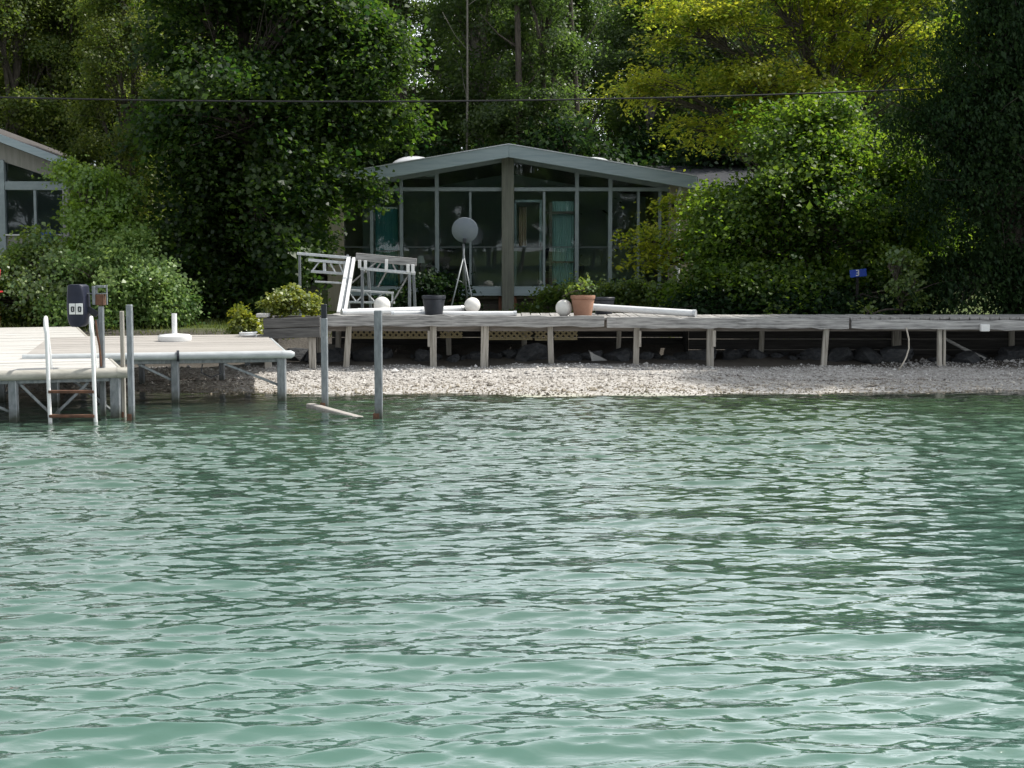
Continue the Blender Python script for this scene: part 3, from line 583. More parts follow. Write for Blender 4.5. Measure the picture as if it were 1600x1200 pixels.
part('pole', M['black_plastic'], t, lambda m: m.tube([(X(657, 31), 31, zf + .02), (X(657, 31), 31, Z(410, 31))], .012))
part('lamp_shade', M['white'], t, lambda m: m.lathe((X(657, 31), 31, Z(411, 31)), [(.1, 0), (.06, .15)], 18), smooth=True)

# ---------------------------------------------------------------- neighbouring cottage at the left edge
ND = 28.0
nx_ = lambda px: X(px, ND, 320); nz_ = lambda py: Z(py, ND)
gz2 = gh(-10, ND)
h2 = thing('neighbour_cottage', (nx_(-60), ND, gz2), 'grey-beige gabled cottage with pale window frames cut by the left edge', 'cottage')
rx, rzt = X(-190, ND, 140), Z(136, ND); ex, ez = X(118, ND, 253), Z(253, ND); lx = 2 * rx - ex
part('roof', M['brown_shingle'], h2, lambda m: m.prism([(lx, ez - .02), (rx, rzt - .02), (ex, ez - .02), (ex, ez - .16), (rx, rzt - .16), (lx, ez - .16)], ND - .3, 30.4))
for e in (lx, ex):
    part('fascia_board', M['fascia'], h2, lambda m: m.prism([(rx, rzt), (e, ez), (e, ez - .15), (rx, rzt - .15)], ND - .35, ND - .302), .006)
sl = (rzt - ez) / (ex - rx)
def gz_(px, d=.16): return rzt - d - (nx_(px) - rx) * sl
part('gable_wall', M['siding_grey'], h2, lambda m: m.prism([(nx_(-380), gz_(0) - 1.2), (nx_(-380), gz_(0) - .3), (rx, rzt - .17), (nx_(108), gz_(108)), (nx_(108), nz_(288)), (nx_(98), nz_(283)), (nx_(6), nz_(252)), (nx_(6), gz_(0) - 1.2)], ND, ND + .12))
part('gable_pane', M['glass2'], h2, lambda m: m.prism([(nx_(6), nz_(252)), (nx_(98), nz_(283)), (nx_(6), nz_(283))], ND + .05, ND + .06))
part('rail', M['frame'], h2, lambda m: m.box((nx_(6), ND - .03, nz_(297)), (nx_(108), ND + .1, nz_(283.4))), .005)
part('mullion', M['frame'], h2, lambda m: m.box((nx_(-4), ND - .05, gz2 - .1), (nx_(9), ND + .14, nz_(250))), .006)
part('mullion', M['frame'], h2, lambda m: m.box((nx_(53), ND - .02, nz_(366)), (nx_(57), ND + .08, nz_(297.2))), .004)
part('corner_post', M['concrete'], h2, lambda m: m.box((nx_(99), ND - .06, gz2 - .1), (nx_(108), ND + .14, nz_(297.2))), .006)
for a, b in ((9, 53), (57, 99)):
    part('pane', M['glass2'], h2, lambda m: m.box((nx_(a), ND + .03, nz_(366)), (nx_(b), ND + .042, nz_(297.2))))
part('sill', M['white'], h2, lambda m: m.box((nx_(9), ND - .06, nz_(368)), (nx_(99), ND + .12, nz_(366.1))))
part('wall', M['siding_grey'], h2, lambda m: m.box((nx_(9.2), ND, gz2 - .1), (nx_(98.8), ND + .1, nz_(368.2))))
part('wall', M['siding_grey'], h2, lambda m: m.box((nx_(-380), ND + .001, gz2 - .1), (nx_(-4.2), ND + .12, gz_(0) - 1.19)))
part('side_wall', M['siding_grey'], h2, lambda m: m.box((nx_(100), ND + .15, gz2 - .1), (nx_(107), 30.2, gz_(108) - .02)))
part('room_back', M['room_wall'], h2, lambda m: m.box((nx_(-380), 30.1, gz2 - .1), (nx_(100), 30.2, nz_(240))))
part('room_floor', M['room_floor'], h2, lambda m: m.box((nx_(-380), ND + .13, gz2 - .1), (nx_(100), 30.1, gz2 + .3)))
t = part('towel', M['blue_cloth'], None, lambda m: m.box((X(64, 27.8, 370), 27.76, Z(380, 27.8)), (X(80, 27.8, 370), 27.92, Z(363.5, 27.8))), .01)
tag(t, 'bright blue cloth on the sill of the left cottage window', 'cloth')

# ---------------------------------------------------------------- boardwalk along the beach
BD = 21.0; BT = .88
bw = thing('boardwalk', (2.5, BD, gh(2.5, BD)), 'long weathered grey timber boardwalk raised on posts above the beach', 'boardwalk')
rnd = random.Random(3)
xs0, xs1 = X(503, BD), 10.4
me0 = MB().box((-.066, -.5, -.018), (.066, .5, .018)).build('deck_plank', M['weathered_y'], bw, bev=.004)
k = 0; x = xs0 + .07
while x < xs1:
    o = me0 if k == 0 else me0.copy()
    if k: COL.objects.link(o)
    o.parent = bw; o.location = Vector((x, BD + (.78 if x < 2.6 else .5) + rnd.uniform(-.012, .012), BT - .018 + rnd.uniform(-.004, .004))) - WL[bw.name]
    o.scale = (1, 1.56 if x < 2.6 else 1.0, 1); o.rotation_euler = (0, rnd.uniform(-.01, .01), rnd.uniform(-.006, .006)); x += .142; k += 1
for a, pa, b, pb, hgt in ((503, 500.5, 944, 502.5, .165), (948, 503.5, 1326, 505.5, .155), (1330, 506.5, 1960, 511.5, .145)):
    p0, p1 = P(a, pa, BD - .09), P(b, pb, BD - .09)
    m = MB(); n = 26
    for i in range(n + 1):
        u = i / n; c = p0.lerp(p1, u); h2_ = hgt / 2 + rnd.uniform(-.012, .007); dz = rnd.uniform(-.01, .008); dy = rnd.uniform(-.008, .008)
        m.v += [(c.x, c.y - .035 + dy, c.z - h2_ + dz), (c.x, c.y + .035, c.z - h2_), (c.x, c.y + .035, c.z + h2_), (c.x, c.y - .035 + dy, c.z + h2_ + dz)]
    for i in range(n):
        q0 = 4 * i; m.f += [(q0 + j, q0 + (j + 1) % 4, q0 + 4 + (j + 1) % 4, q0 + 4 + j) for j in range(4)]
    m.f += [(3, 2, 1, 0), (4 * n, 4 * n + 1, 4 * n + 2, 4 * n + 3)]
    m.build('fascia_board', M['weathered_x'], bw, False, .006)
for yy in (BD + .06, BD + .92):
    part('joist', M['dark_timber'], bw, lambda m: m.box((xs0 + .05, yy - .04, BT - .2), (xs1, yy + .04, BT - .046)))
def bpost(pt, pb, wpx, D, mat='weathered_z', ztop=None, parent=bw, name='post', tw=0):
    a = P(pt, 505, D); a.z = BT - .047 if ztop is None else ztop; b = P(pb, 574, D); b.z = gh(b.x, D) - .25
    w_ = wpx * D / FPX
    return part(name, M[mat], parent, lambda m: m.bar(a, b, w_, w_ * .9, (0, 1, 0)), .008)
for pt, pb, w_ in ((546, 539, 9), (677, 677, 10), (758, 756, 12), (859, 862, 9), (995, 993, 9), (1110, 1109, 11), (1292, 1285, 8.5), (1468, 1468, 7), (1476, 1475.5, 4), (1660, 1658, 10), (1800, 1799, 9)):
    bpost(pt, pb, w_, BD + .02 if w_ > 4 else BD + .03)
for pt, pb, w_ in ((530, 527, 8), (968, 965, 7), (1191, 1188, 8), (1400, 1400, 14), (700, 702, 8), (820, 818, 8), (1580, 1580, 9)): bpost(pt, pb, w_, BD + .95)
for pt, w_, D in ((1116, 5, BD - .03), (1000, 4, BD - .03), (670, 4, BD - .03)):
    a = P(pt, 514, D); part('splice_block', M['weathered_z'], bw, lambda m: m.bar((a.x, D, BT - .19), (a.x, D, BT - .42), w_ * D / FPX, .04, (0, 1, 0)), .004)
part('electric_box', M['white'], bw, lambda m: m.box((X(1536, BD - .2), BD - .2, Z(518, BD - .2)), (X(1550, BD - .2), BD - .13, Z(507, BD - .2))), .008)
t = MB(); a = P(1416, 513, BD - .15)
t.tube([P(1416, 512, BD - .15), P(1420, 530, BD - .17), P(1420, 545, BD - .2), P(1416, 558, BD - .25), P(1411, 568, BD - .3), (X(1408, BD - .3), BD - .3, gh(X(1408, BD), BD - .3))], .011, 6)
tag(t.build('hanging_cord', M['rope'], None, True), 'pale cord hanging from the boardwalk down to the gravel', 'cord')
# lattice skirting below the deck
lat = [(548, 668, 511, 528), (688, 722, 511, 527), (762, 832, 510, 530), (836, 862, 511, 531), (866, 902, 511, 530)]
names_ = ['widest yellowed lattice panel under the boardwalk left of the black pot', 'small yellowed lattice scrap right below the black pot', 'yellowed lattice panel under the boardwalk between the ball lamps',
          'short denser yellowed lattice panel left of the terracotta pot', 'yellowed lattice panel under the boardwalk below the terracotta pot']
for (a, b, c, d), lb in zip(lat, names_):
    D = BD + .5; x0, x1 = X(a, D, 520), X(b, D, 520); z1, z0 = BT - .05, Z(d, D)
    t = thing('lattice_panel', ((x0 + x1) / 2, D, z0), lb, 'lattice', 'lattice panels under the boardwalk')
    for sgn in (-1, 1):
        m = MB(); s_ = x0 - (z1 - z0)
        while s_ < x1 + (z1 - z0):
            # lath from (s_,z0) to (s_+sgn*(h),z1) clipped to the panel
            pts = [(s_, z0), (s_ + sgn * (z1 - z0), z1)]
            (ax, az), (bx, bz) = pts
            def clip(xc):
                return az + (xc - ax) * (bz - az) / (bx - ax)
            lo, hi = (ax, az), (bx, bz)
            for xc in (x0, x1):
                if (lo[0] - xc) * (hi[0] - xc) < 0:
                    zc = clip(xc)
                    inside_lo = (lo[0] > xc) if xc == x0 else (lo[0] < xc)
                    if inside_lo: hi = (xc, zc)
                    else: lo = (xc, zc)
            if min(lo[0], hi[0]) >= x0 - 1e-6 and max(lo[0], hi[0]) <= x1 + 1e-6 and abs(lo[1] - hi[1]) > .02:
                m.bar((lo[0], D + sgn * .006, lo[1]), (hi[0], D + sgn * .006, hi[1]), .008, .028, (0, 1, 0) if False else (1, 0, 0))
            s_ += .085
        if m.v:
            o = m.build('laths', M['lattice'], t); o['kind'] = 'stuff'
    part('rail', M['lattice'], t, lambda m: (m.box((x0, D - .018, z0 - .01), (x1, D + .018, z0 + .012))))
# boulders of the old sea wall in the shade under the deck
def boulder_mesh(seed):
    import bmesh
    r_ = np.random.default_rng(seed); bm = bmesh.new(); bmesh.ops.create_icosphere(bm, subdivisions=2, radius=1)
    pl = r_.normal(size=(9, 3)); pl /= np.linalg.norm(pl, axis=1, keepdims=True); dd = r_.uniform(.42, .8, 9)
    for v in bm.verts:
        p = np.array(v.co)
        for nrm, d in zip(pl, dd):
            e = p @ nrm - d
            if e > 0: p = p - nrm * e
        p += r_.normal(0, .025, 3); v.co = p
    me = bpy.data.meshes.new('boulder'); bm.to_mesh(me); bm.free()
    for p in me.polygons: p.use_smooth = True
    me.set_sharp_from_angle(angle=R(22)); me.materials.append(M['stone']); return me
bms = [boulder_mesh(k) for k in range(5)]
for x0_, x1_, yw in ((X(512, 22), 2.62, BD + 1.42), (2.64, 10.4, BD + .97)):  # added boards that screen the sunlit bank and keep the space below dark
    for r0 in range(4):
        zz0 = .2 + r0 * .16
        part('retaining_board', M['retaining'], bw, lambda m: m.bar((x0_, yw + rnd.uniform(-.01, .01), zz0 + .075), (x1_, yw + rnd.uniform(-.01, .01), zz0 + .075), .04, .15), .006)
part('retaining_board', M['retaining'], bw, lambda m: m.box((2.6, BD + .99, .2), (2.64, BD + 1.44, .835)))  # added end piece, shuts out a patch of sun
part('retaining_board', M['retaining'], bw, lambda m: m.box((10.38, BD + .1, .2), (10.42, BD + .94, .835)))  # added end piece of the same screen
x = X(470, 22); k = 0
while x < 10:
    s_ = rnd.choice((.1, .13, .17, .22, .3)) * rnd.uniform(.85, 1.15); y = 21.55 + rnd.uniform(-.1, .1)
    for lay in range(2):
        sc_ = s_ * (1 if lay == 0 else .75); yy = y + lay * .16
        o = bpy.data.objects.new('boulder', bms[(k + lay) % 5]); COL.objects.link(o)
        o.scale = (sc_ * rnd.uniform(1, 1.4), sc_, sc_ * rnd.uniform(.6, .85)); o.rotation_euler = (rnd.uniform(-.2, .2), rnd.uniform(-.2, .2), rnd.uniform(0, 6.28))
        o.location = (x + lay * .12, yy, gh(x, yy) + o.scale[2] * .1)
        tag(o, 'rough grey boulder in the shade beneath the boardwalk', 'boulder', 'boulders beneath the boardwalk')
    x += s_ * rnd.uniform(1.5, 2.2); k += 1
cb = part('concrete_block', M['concrete'], None, lambda m: m.add([Vector(v) for v in [(X(925, 21.5), 21.35, gh(1, 21.4) - .03), (X(957, 21.5), 21.35, gh(1, 21.4) - .03), (X(957, 21.5), 21.75, gh(1, 21.6) - .03), (X(925, 21.5), 21.75, gh(1, 21.6) - .03),
    (X(921, 21.5), 21.4, Z(548, 21.5)), (X(941, 21.5), 21.4, Z(558, 21.5)), (X(941, 21.5), 21.75, Z(558, 21.5)), (X(921, 21.5), 21.75, Z(548, 21.5))]], MB.BF), .01)
tag(cb, 'broken pale concrete lump under the boardwalk below the terracotta pot', 'concrete block')
st = MB().tube([(X(1478, 21.6), 21.6, Z(528, 21.6)), (X(1510, 21.7), 21.7, Z(545, 21.7)), (X(1545, 21.6), 21.6, gh(X(1545, 21.6), 21.6) + .02)], [.022, .026, .02], 7).build('driftwood_branch', M['weathered_x'], None, True)
tag(st, 'bare grey branch leaning under the right end of the boardwalk', 'branch')

# planter box closing the left end of the boardwalk
PD = 20.72
pz0, pz1 = Z(529, PD), Z(496, PD); x0, x1 = X(410, PD), X(499, PD)
pl = thing('timber_planter', ((x0 + x1) / 2, PD, gh((x0 + x1) / 2, PD)), 'dark weathered timber planter box at the left end of the boardwalk', 'planter')
hh = (pz1 - pz0) / 2
for k in range(2):
    part('front_board', M['planter_timber'], pl, lambda m: m.bar((x0, PD, pz0 + hh * (k + .5) - .012), (x1, PD, pz0 + hh * (k + .5) + .018), .045, hh - .008), .008)
    part('back_board', M['planter_timber'], pl, lambda m: m.bar((x0, PD + .75, pz0 + hh * (k + .5)), (x1, PD + .75, pz0 + hh * (k + .5)), .045, hh - .008), .008)
for xx in (x0 + .022, x1 - .022):
    part('end_board', M['planter_timber'], pl, lambda m: m.box((xx - .02, PD + .024, pz0 + .005), (xx + .02, PD + .726, pz1 - .01)), .006)
part('bottom_board', M['planter_timber'], pl, lambda m: m.box((x0 + .05, PD + .03, pz0 + .02), (x1 - .05, PD + .72, pz0 + .05)))
part('soil', M['soil'], pl, lambda m: m.box((x0 + .045, PD + .026, pz0 + .051), (x1 - .045, PD + .724, pz1 - .05)))
for pxx, yy in ((415, PD + .05), (485, PD + .05), (415, PD + .7), (488, PD + .7)):
    xx = X(pxx, PD); part('leg', M['weathered_z'], pl, lambda m: m.box((xx - .05, yy - .02 + .025, gh(xx, yy) - .2), (xx + .05, yy + .06, pz0 + .018)), .008)
part('cap_block', M['concrete'], pl, lambda m: m.box((X(399, PD), PD - .03, pz1 + .001), (X(417, PD), PD + .3, pz1 + .055)), .01)

# ---------------------------------------------------------------- things standing on the boardwalk and lawn
def globe(px, py, r, D, label):
    c = P(px, py, D); rr = r * D / FPX; c.z = BT + rr + .004 if D < 23 else c.z
    t = thing('globe_lamp', (c.x, D, BT), label, 'lamp', 'white ball lamps on the boardwalk')
    part('globe', M['globe'], t, lambda m: m.lathe(c, [(max(rr * math.sin(a), .001), -rr * math.cos(a)) for a in np.linspace(0, math.pi, 15)], 24), smooth=True)
    part('collar', M['black_plastic'], t, lambda m: m.lathe((c.x, c.y + .02, BT + .001), [(0, 0), (rr * .5, 0), (rr * .48, .02), (rr * .4, .025)], 16))
globe(597, 473, 13, 22.3, 'white ball lamp left of the black pot below the stacked dock frames')
globe(738, 472, 12.5, 22.3, 'cream ball lamp right of the black pot in front of the dish')
globe(881, 480, 13, 21.25, 'white ball lamp touching the terracotta pot')
def pipe(name, pts, r, label, mat='white_pvc'):
    t = thing(name, pts[0], label, 'pipe', 'white pipes lying on the boardwalk')
    part('tube', M[mat], t, lambda m: m.tube(pts, r, 14), smooth=50)
    for a, b in ((pts[0], pts[1]), (pts[-1], pts[-2])):
        d = (Vector(a) - Vector(b)).normalized()
        part('end_cap', M['alu'], t, lambda m: m.tube([Vector(a) - d * .03, Vector(a) + d * .012], r * 1.12, 14), smooth=50)
zp = BT + .05
pipe('white_pipe', [(X(534, 21.5), 21.5, zp), (X(722, 22.4), 22.4, zp + .02)], .05, 'long white pipe slanting back behind the black pot')
pipe('white_pipe', [(X(612, 21.3), 21.3, zp - .012), (X(806, 21.36), 21.36, zp - .012)], .036, 'thin white pipe along the deck edge right of the black pot')
pipe('white_pipe', [(X(925, 21.75), 21.75, zp + .07), (X(1087, 21.12), 21.12, zp)], .05, 'white pipe pointing right from the terracotta pot')
pipe('white_pipe', [(X(560, 22.3), 22.3, zp - .01), (X(660, 21.9), 21.9, zp - .01)], .04, 'short white pipe in front of the leftmost ball lamp')
def pot(px, top, bot, wt, wb, D, mat, label, rim=.02):
    x = X(px, D); z0 = BT + .002; z1 = z0 + (bot - top) * D / FPX; rt, rb = wt / 2 * D / FPX, wb / 2 * D / FPX; h = z1 - z0
    t = thing('flower_pot', (x, D, z0), label, 'flower pot', 'flower pots on the boardwalk')
    part('body', M[mat], t, lambda m: m.lathe((x, D, z0), [(0, 0), (rb, 0), (rb + (rt - rb) * .8, h * .8), (rt - .012, h * .82), (rt - .02, h * .84), (rt - .035, h * .84)], 28), smooth=40)
    part('rim', M[mat], t, lambda m: m.lathe((x, D, z0), [(rt - .03, h * .84), (rt, h * .84), (rt + .004, h * .97), (rt - .002, h), (rt - .03, h), (rt - .035, h * .9)], 28), smooth=40)
    part('soil', M['soil'], t, lambda m: m.lathe((x, D, z0), [(0, h * .93), (rt - .034, h * .92)], 20))
    return x, z1
pot(677.5, 459, 492, 37, 26, BD + .2, 'black_plastic', 'black plastic flower pot near the left end of the boardwalk')
part_pot = pot(911, 461, 494, 38, 27, BD + .2, 'terracotta', 'terracotta flower pot with a leafy plant')
pot(944, 466, 492, 34, 26, BD + 1.2, 'black_plastic', 'dark flower pot half hidden behind the terracotta pot')
# satellite dish on tripod
DD = 27.0
c = P(726, 361, DD); rr = 20.5 * DD / FPX; gz0 = gh(c.x, DD)
t = thing('satellite_dish', (c.x, DD, gz0), 'round grey satellite dish on a tripod on the lawn', 'satellite dish')
ax = Vector((.05, .94, .30)).normalized()
ds = part('dish', M['dish'], t, lambda m: m.lathe(c, [(rr * a, rr * .22 * a * a) for a in np.linspace(.001, 1, 9)] + [(rr * 1.0, rr * .22 + .012)] + [(rr * a, rr * .22 * a * a + .012) for a in np.linspace(.97, .001, 8)], 36, ax), smooth=40)
b0 = P(726, 376, DD - .06)
part('bracket', M['black_plastic'], ds, lambda m: m.box((b0.x - .03, DD - .10, b0.z - .04), (b0.x + .03, DD + .06, b0.z + .04)), .006)
part('mast', M['galv'], t, lambda m: m.tube([(b0.x - .02, DD - .03, b0.z - .05), (b0.x - .02, DD - .02, Z(446, DD))], .022, 10), smooth=True)
ap = Vector((b0.x - .02, DD - .02, Z(400, DD)))
for fx, fy in ((702, DD - .45), (744, DD - .3), (731, DD + .5)):
    xx = X(fx, DD, 460); part('leg', M['galv'], t, lambda m: m.tube([ap, (xx, fy, gh(xx, fy) - .02)], .014, 8), smooth=True)
part('stay', M['galv'], t, lambda m: m.tube([(ap.x - .13, DD - .2, Z(436, DD)), (ap.x, DD - .02, Z(442, DD)), (ap.x + .1, DD - .12, Z(436, DD))], .008, 6))

# stacked aluminium dock sections
SD = 23.6; sg = gh(-3, SD)
def S_(px, py, d=0): return P(px, py, SD + d)
t = thing('dock_truss', (X(505, SD), SD, sg), 'aluminium dock truss stored upright behind the planter shrub', 'dock truss', 'stored dock sections')
def bars(t, name, mat, lst, w, h, d=0, bev=.004):
    for (a, b, c_, e) in lst: part(name, M[mat], t, lambda m: m.bar(S_(a, b, d), S_(c_, e, d), w, h), bev)
bars(t, 'chord', 'alu', [(464, 396, 548, 403), (482, 406, 541, 411), (486, 424, 541, 428)], .05, .045)
bars(t, 'brace', 'alu', [(499, 409, 488, 423), (515, 409, 524, 426), (530, 411, 536, 427)], .022, .022, .006)
bars(t, 'plate', 'alu', [(507, 408, 507, 425), (540, 408, 538, 430)], .05, .02, .012)
bars(t, 'lower_chord', 'alu', [(492, 440, 545, 443)], .04, .03, .04)
for pxx in (468, 543):
    part('leg', M['galv'], t, lambda m: m.bar(S_(pxx, 398, .06), (X(pxx, SD + .06), SD + .06, sg - .1), .04, .04), .004)
t = thing('leaning_beam', (X(535, SD - .4), SD - .4, BT), 'pale aluminium channel beam leaning between the stored dock sections', 'beam', 'stored dock sections')
lz = P(533, 489, SD - .35)
part('flange', M['white_alu'], t, lambda m: m.bar((X(528, SD - 1.15), SD - 1.15, BT + .002), S_(544.5, 404, -.1), .055, .06), .004)
part('flange', M['white_alu'], t, lambda m: m.bar((X(538, SD - 1.15), SD - 1.15, BT + .002), S_(553, 404, -.1), .045, .06), .004)
part('web', M['galv'], t, lambda m: m.bar((X(533, SD - 1.145), SD - 1.145, BT + .004), S_(549, 405, -.09), .05, .02), 0)
t = thing('dock_section', (X(603, SD), SD, sg), 'stored dock section with grey timber top board and white brackets', 'dock section', 'stored dock sections')
part('top_board', M['weathered_x'], t, lambda m: m.bar(S_(556, 401, .02), S_(651, 410, .02), .05, .125), .005)
bars(t, 'rail', 'alu', [(563, 419.5, 649, 427)], .05, .05)
bars(t, 'bracket', 'white_alu', [(562, 406, 562, 419), (571, 407, 571, 420), (604, 405, 603.5, 423), (637.5, 413, 637.5, 426), (645, 413, 645, 427)], .05, .03, -.03)
bars(t, 'brace', 'weathered_x', [(592, 406, 545, 446), (612, 409, 619, 424), (604, 424, 590, 449), (596, 409, 588, 421), (638, 430, 612, 475)], .025, .025, .03)
for pxx, y0, dd in ((566, 421, 0), (640, 427, 0), (575, 421, .7), (646, 427, .7)):
    part('leg', M['galv'], t, lambda m: m.bar(S_(pxx, y0, dd + .001), (X(pxx - 1, SD), SD + dd, sg - .1), .045, .045), .004)
bars(t, 'tie', 'alu', [(566, 424, 573, 424)], .03, .03, .3)
t = thing('dock_truss', (X(580, SD + .3), SD + .3, sg), 'low aluminium truss lying behind the leftmost ball lamp', 'dock truss', 'stored dock sections')
bars(t, 'chord', 'alu', [(540, 453, 615, 458), (540, 472, 617, 473)], .05, .035, .3)
bars(t, 'brace', 'alu', [(545, 455, 556, 471), (572, 457, 585, 471), (586, 470, 598, 458), (558, 470, 570, 457)], .02, .02, .31)
bars(t, 'end_post', 'alu', [(613, 458, 613, 473), (543, 453, 543, 472)], .03, .02, .335)
for pxx in (545, 611): part('leg', M['galv'], t, lambda m: m.bar(S_(pxx, 471, .36), (X(pxx, SD + .36), SD + .36, sg - .05), .04, .04))
# small number plate in the shrubs
SGN = 24.3
t = thing('number_plate', (X(1341, SGN), SGN, gh(6, SGN)), 'small blue house number plate in the shade of the shrubs', 'sign')
part('plate', M['blue'], t, lambda m: m.bar(P(1328, 428, SGN), P(1354, 425.5, SGN), .02, .125), .003)
m = MB()
for a, b in (((1337.5, 422.5), (1341.5, 422)), ((1338.5, 426.7), (1341.5, 426.4)), ((1337.5, 430.6), (1341.5, 430.3)), ((1341.5, 422), (1341.5, 430.3))):
    m.bar(P(a[0], a[1], SGN - .016), P(b[0], b[1], SGN - .016), .016 if a[0] == b[0] else .01, .01 if a[0] == b[0] else .016, (0, 1, 0) if a[0] == b[0] else (0, 0, 1))
m.build('numeral', M['white'], t)
part('stake', M['retaining'], t, lambda m: m.box((X(1341, SGN) - .02, SGN + .012, gh(6, SGN) - .2), (X(1341, SGN) + .02, SGN + .05, Z(424, SGN))))

# ---------------------------------------------------------------- docks
def dock(label, C, ang, W, Ln, z0, z1, npan, deckmat, bmat, legs, braces, group, name='dock', brad=.055, beam=.1):
    w_ = Vector((math.cos(ang), math.sin(ang), 0)); d_ = Vector((-math.sin(ang), math.cos(ang), 0)); C = Vector((C[0], C[1], 0))
    def pt(s, t, dz=0):
        p = C - w_ * s + d_ * t; p.z = z0 + (z1 - z0) * t / Ln + dz; return p
    root = thing(name, (C.x, C.y, gh(C.x, C.y)), label, 'dock', group)
    pw = Ln / npan
    for k in range(npan):
        m = MB(); nb = max(3, round(pw / .145)); bw_ = pw / nb
        for j in range(nb):
            t0 = k * pw + j * bw_ + .004 + (.014 if j == 0 else 0); t1 = k * pw + (j + 1) * bw_ - .004
            sag = rnd.uniform(-.002, .002)
            vs = [pt(W - .03, t0, -.03 + sag), pt(.03, t0, -.03 + sag), pt(.03, t1, -.03 + sag), pt(W - .03, t1, -.03 + sag),
                  pt(W - .03, t0, sag), pt(.03, t0, sag), pt(.03, t1, sag), pt(W - .03, t1, sag)]
            m.add(vs, MB.BF)
        m.build('deck_panel', M[deckmat], root)
    for s in (.03, W - .03):
        part('side_beam', M['galv'], root, lambda m: m.bar(pt(s, .06, -.031 - beam / 2), pt(s, Ln, -.031 - beam / 2), .05, beam), .005)
    for t_ in (.06, Ln - .05):
        part('cross_beam', M['galv'], root, lambda m: m.bar(pt(.06, t_, -.031 - beam / 2), pt(W - .06, t_, -.031 - beam / 2), .05, beam), .005)
    part('bumper', M[bmat], root, lambda m: m.tube([pt(-.02, -.02, -.035), pt(W, -.02, -.035)], brad, 12), smooth=50)
    part('bumper', M[bmat], root, lambda m: m.tube([pt(.0, .03, -.035), pt(.0, Ln, -.035)], brad * .55, 10), smooth=50)
    part('bumper_end', M[bmat], root, lambda m: m.tube([pt(.06, -.02, -.035), pt(-.05, -.02, -.035), pt(-.09, -.015, -.035)], [brad * 1.06, brad * 1.06, brad * .55], 14), smooth=60)
    for s, t_, lw in legs:
        a = pt(s, t_, -.033); b = a.copy(); b.z = gh(a.x, a.y) - .15
        lg = part('leg', M['galv'], root, lambda m: m.bar(a, b, lw, lw, (0, 1, 0)), .006)
    for s0, t0, dz0, s1, t1, dz1 in braces:
        part('brace', M['galv'], root, lambda m: m.bar(pt(s0, t0, dz0), pt(s1, t1, dz1), .03, .03), .003)
    return root, pt
C1 = on_plane(191, 577, .53)
d1, pt1 = dock('wide pale boarded dock running in from the left edge', (C1.x, C1.y), R(20), 2.3, 7.4, .53, .66, 6, 'deck_pale', 'bumper_tan',
   [(.07, .05, .1), (1.12, .05, .085), (2.2, .05, .085), (.1, 2.4, .07), (1.2, 2.4, .07), (2.2, 2.4, .07), (.1, 4.8, .07), (2.2, 4.8, .07)],
   [(.12, 2.4, -.5, .75, 2.4, -.14), (1.2, 2.4, -.5, .6, 2.4, -.14), (1.12, .1, -.45, 1.75, .1, -.15), (.35, .1, -.14, .72, .12, -.5), (1.05, .1, -.14, .72, .12, -.5), (.07, .12, -.5, .5, 1.0, -.15)], 'docks by the beach')
C2 = on_plane(448, 549, .6)
d2, pt2 = dock('smaller greyish tan dock with pale front bumper reaching the beach', (C2.x, C2.y), R(13), 3.05, 3.7, .60, .62, 3, 'deck_tan', 'bumper',
   [(.06, .05, .1), (1.32, .05, .085), (2.7, .05, .085), (.7, 2.3, .07), (1.75, 2.3, .07), (2.9, 2.3, .07), (.3, 3.5, .07), (2.8, 3.5, .07)],
   [(.08, .08, -.42, .75, .08, -.14), (1.30, .08, -.36, 1.75, .08, -.13), (.72, 2.3, -.3, .9, 2.3, -.14)], 'docks by the beach', brad=.046)
# slalom seam strap on the bumper
part('seam_band', M['black_plastic'], d2, lambda m: m.tube([pt2(1.27, -.02, -.035), pt2(1.30, -.02, -.035)], .068, 12))
# bathing ladder hooked on the front of the wide dock
LY = C1.y - .42
t = thing('swim_ladder', (X(108, LY), LY, gh(-7, LY)), 'white bathing ladder with two looped handrails on the wide dock', 'ladder')
for k, px_ in enumerate((73, 144)):
    b = P(px_ + 5, 660, LY); x = b.x
    zt_ = Z(497, LY); pts = [(x + .02, LY, gh(x, LY) + .02), (x, LY, .1), (x - .01, LY, zt_ - .16)]
    for a in np.linspace(0, math.pi, 9): pts.append((x - .02 - .028 * (1 - math.cos(a)) / 2 * 2, LY + .11 * (1 - math.cos(a)), zt_ - .11 + .11 * math.sin(a)))
    yb = LY + .22; q0 = pt1(0, 0)
    pts.append((x - .075, yb + .1, .57)); pts.append((x - .075, yb + .12, .5))
    part('handrail', M['white_alu'], t, lambda m: m.tube(pts, .021, 10), smooth=True)
xa_, xb_ = P(78, 660, LY).x, P(149, 660, LY).x
for py_r in (612, 650, 688):
    zr = Z(py_r, LY); part('step', M['rust'], t, lambda m: m.bar((xa_, LY, zr), (xb_, LY, zr), .07, .03), .004)
    
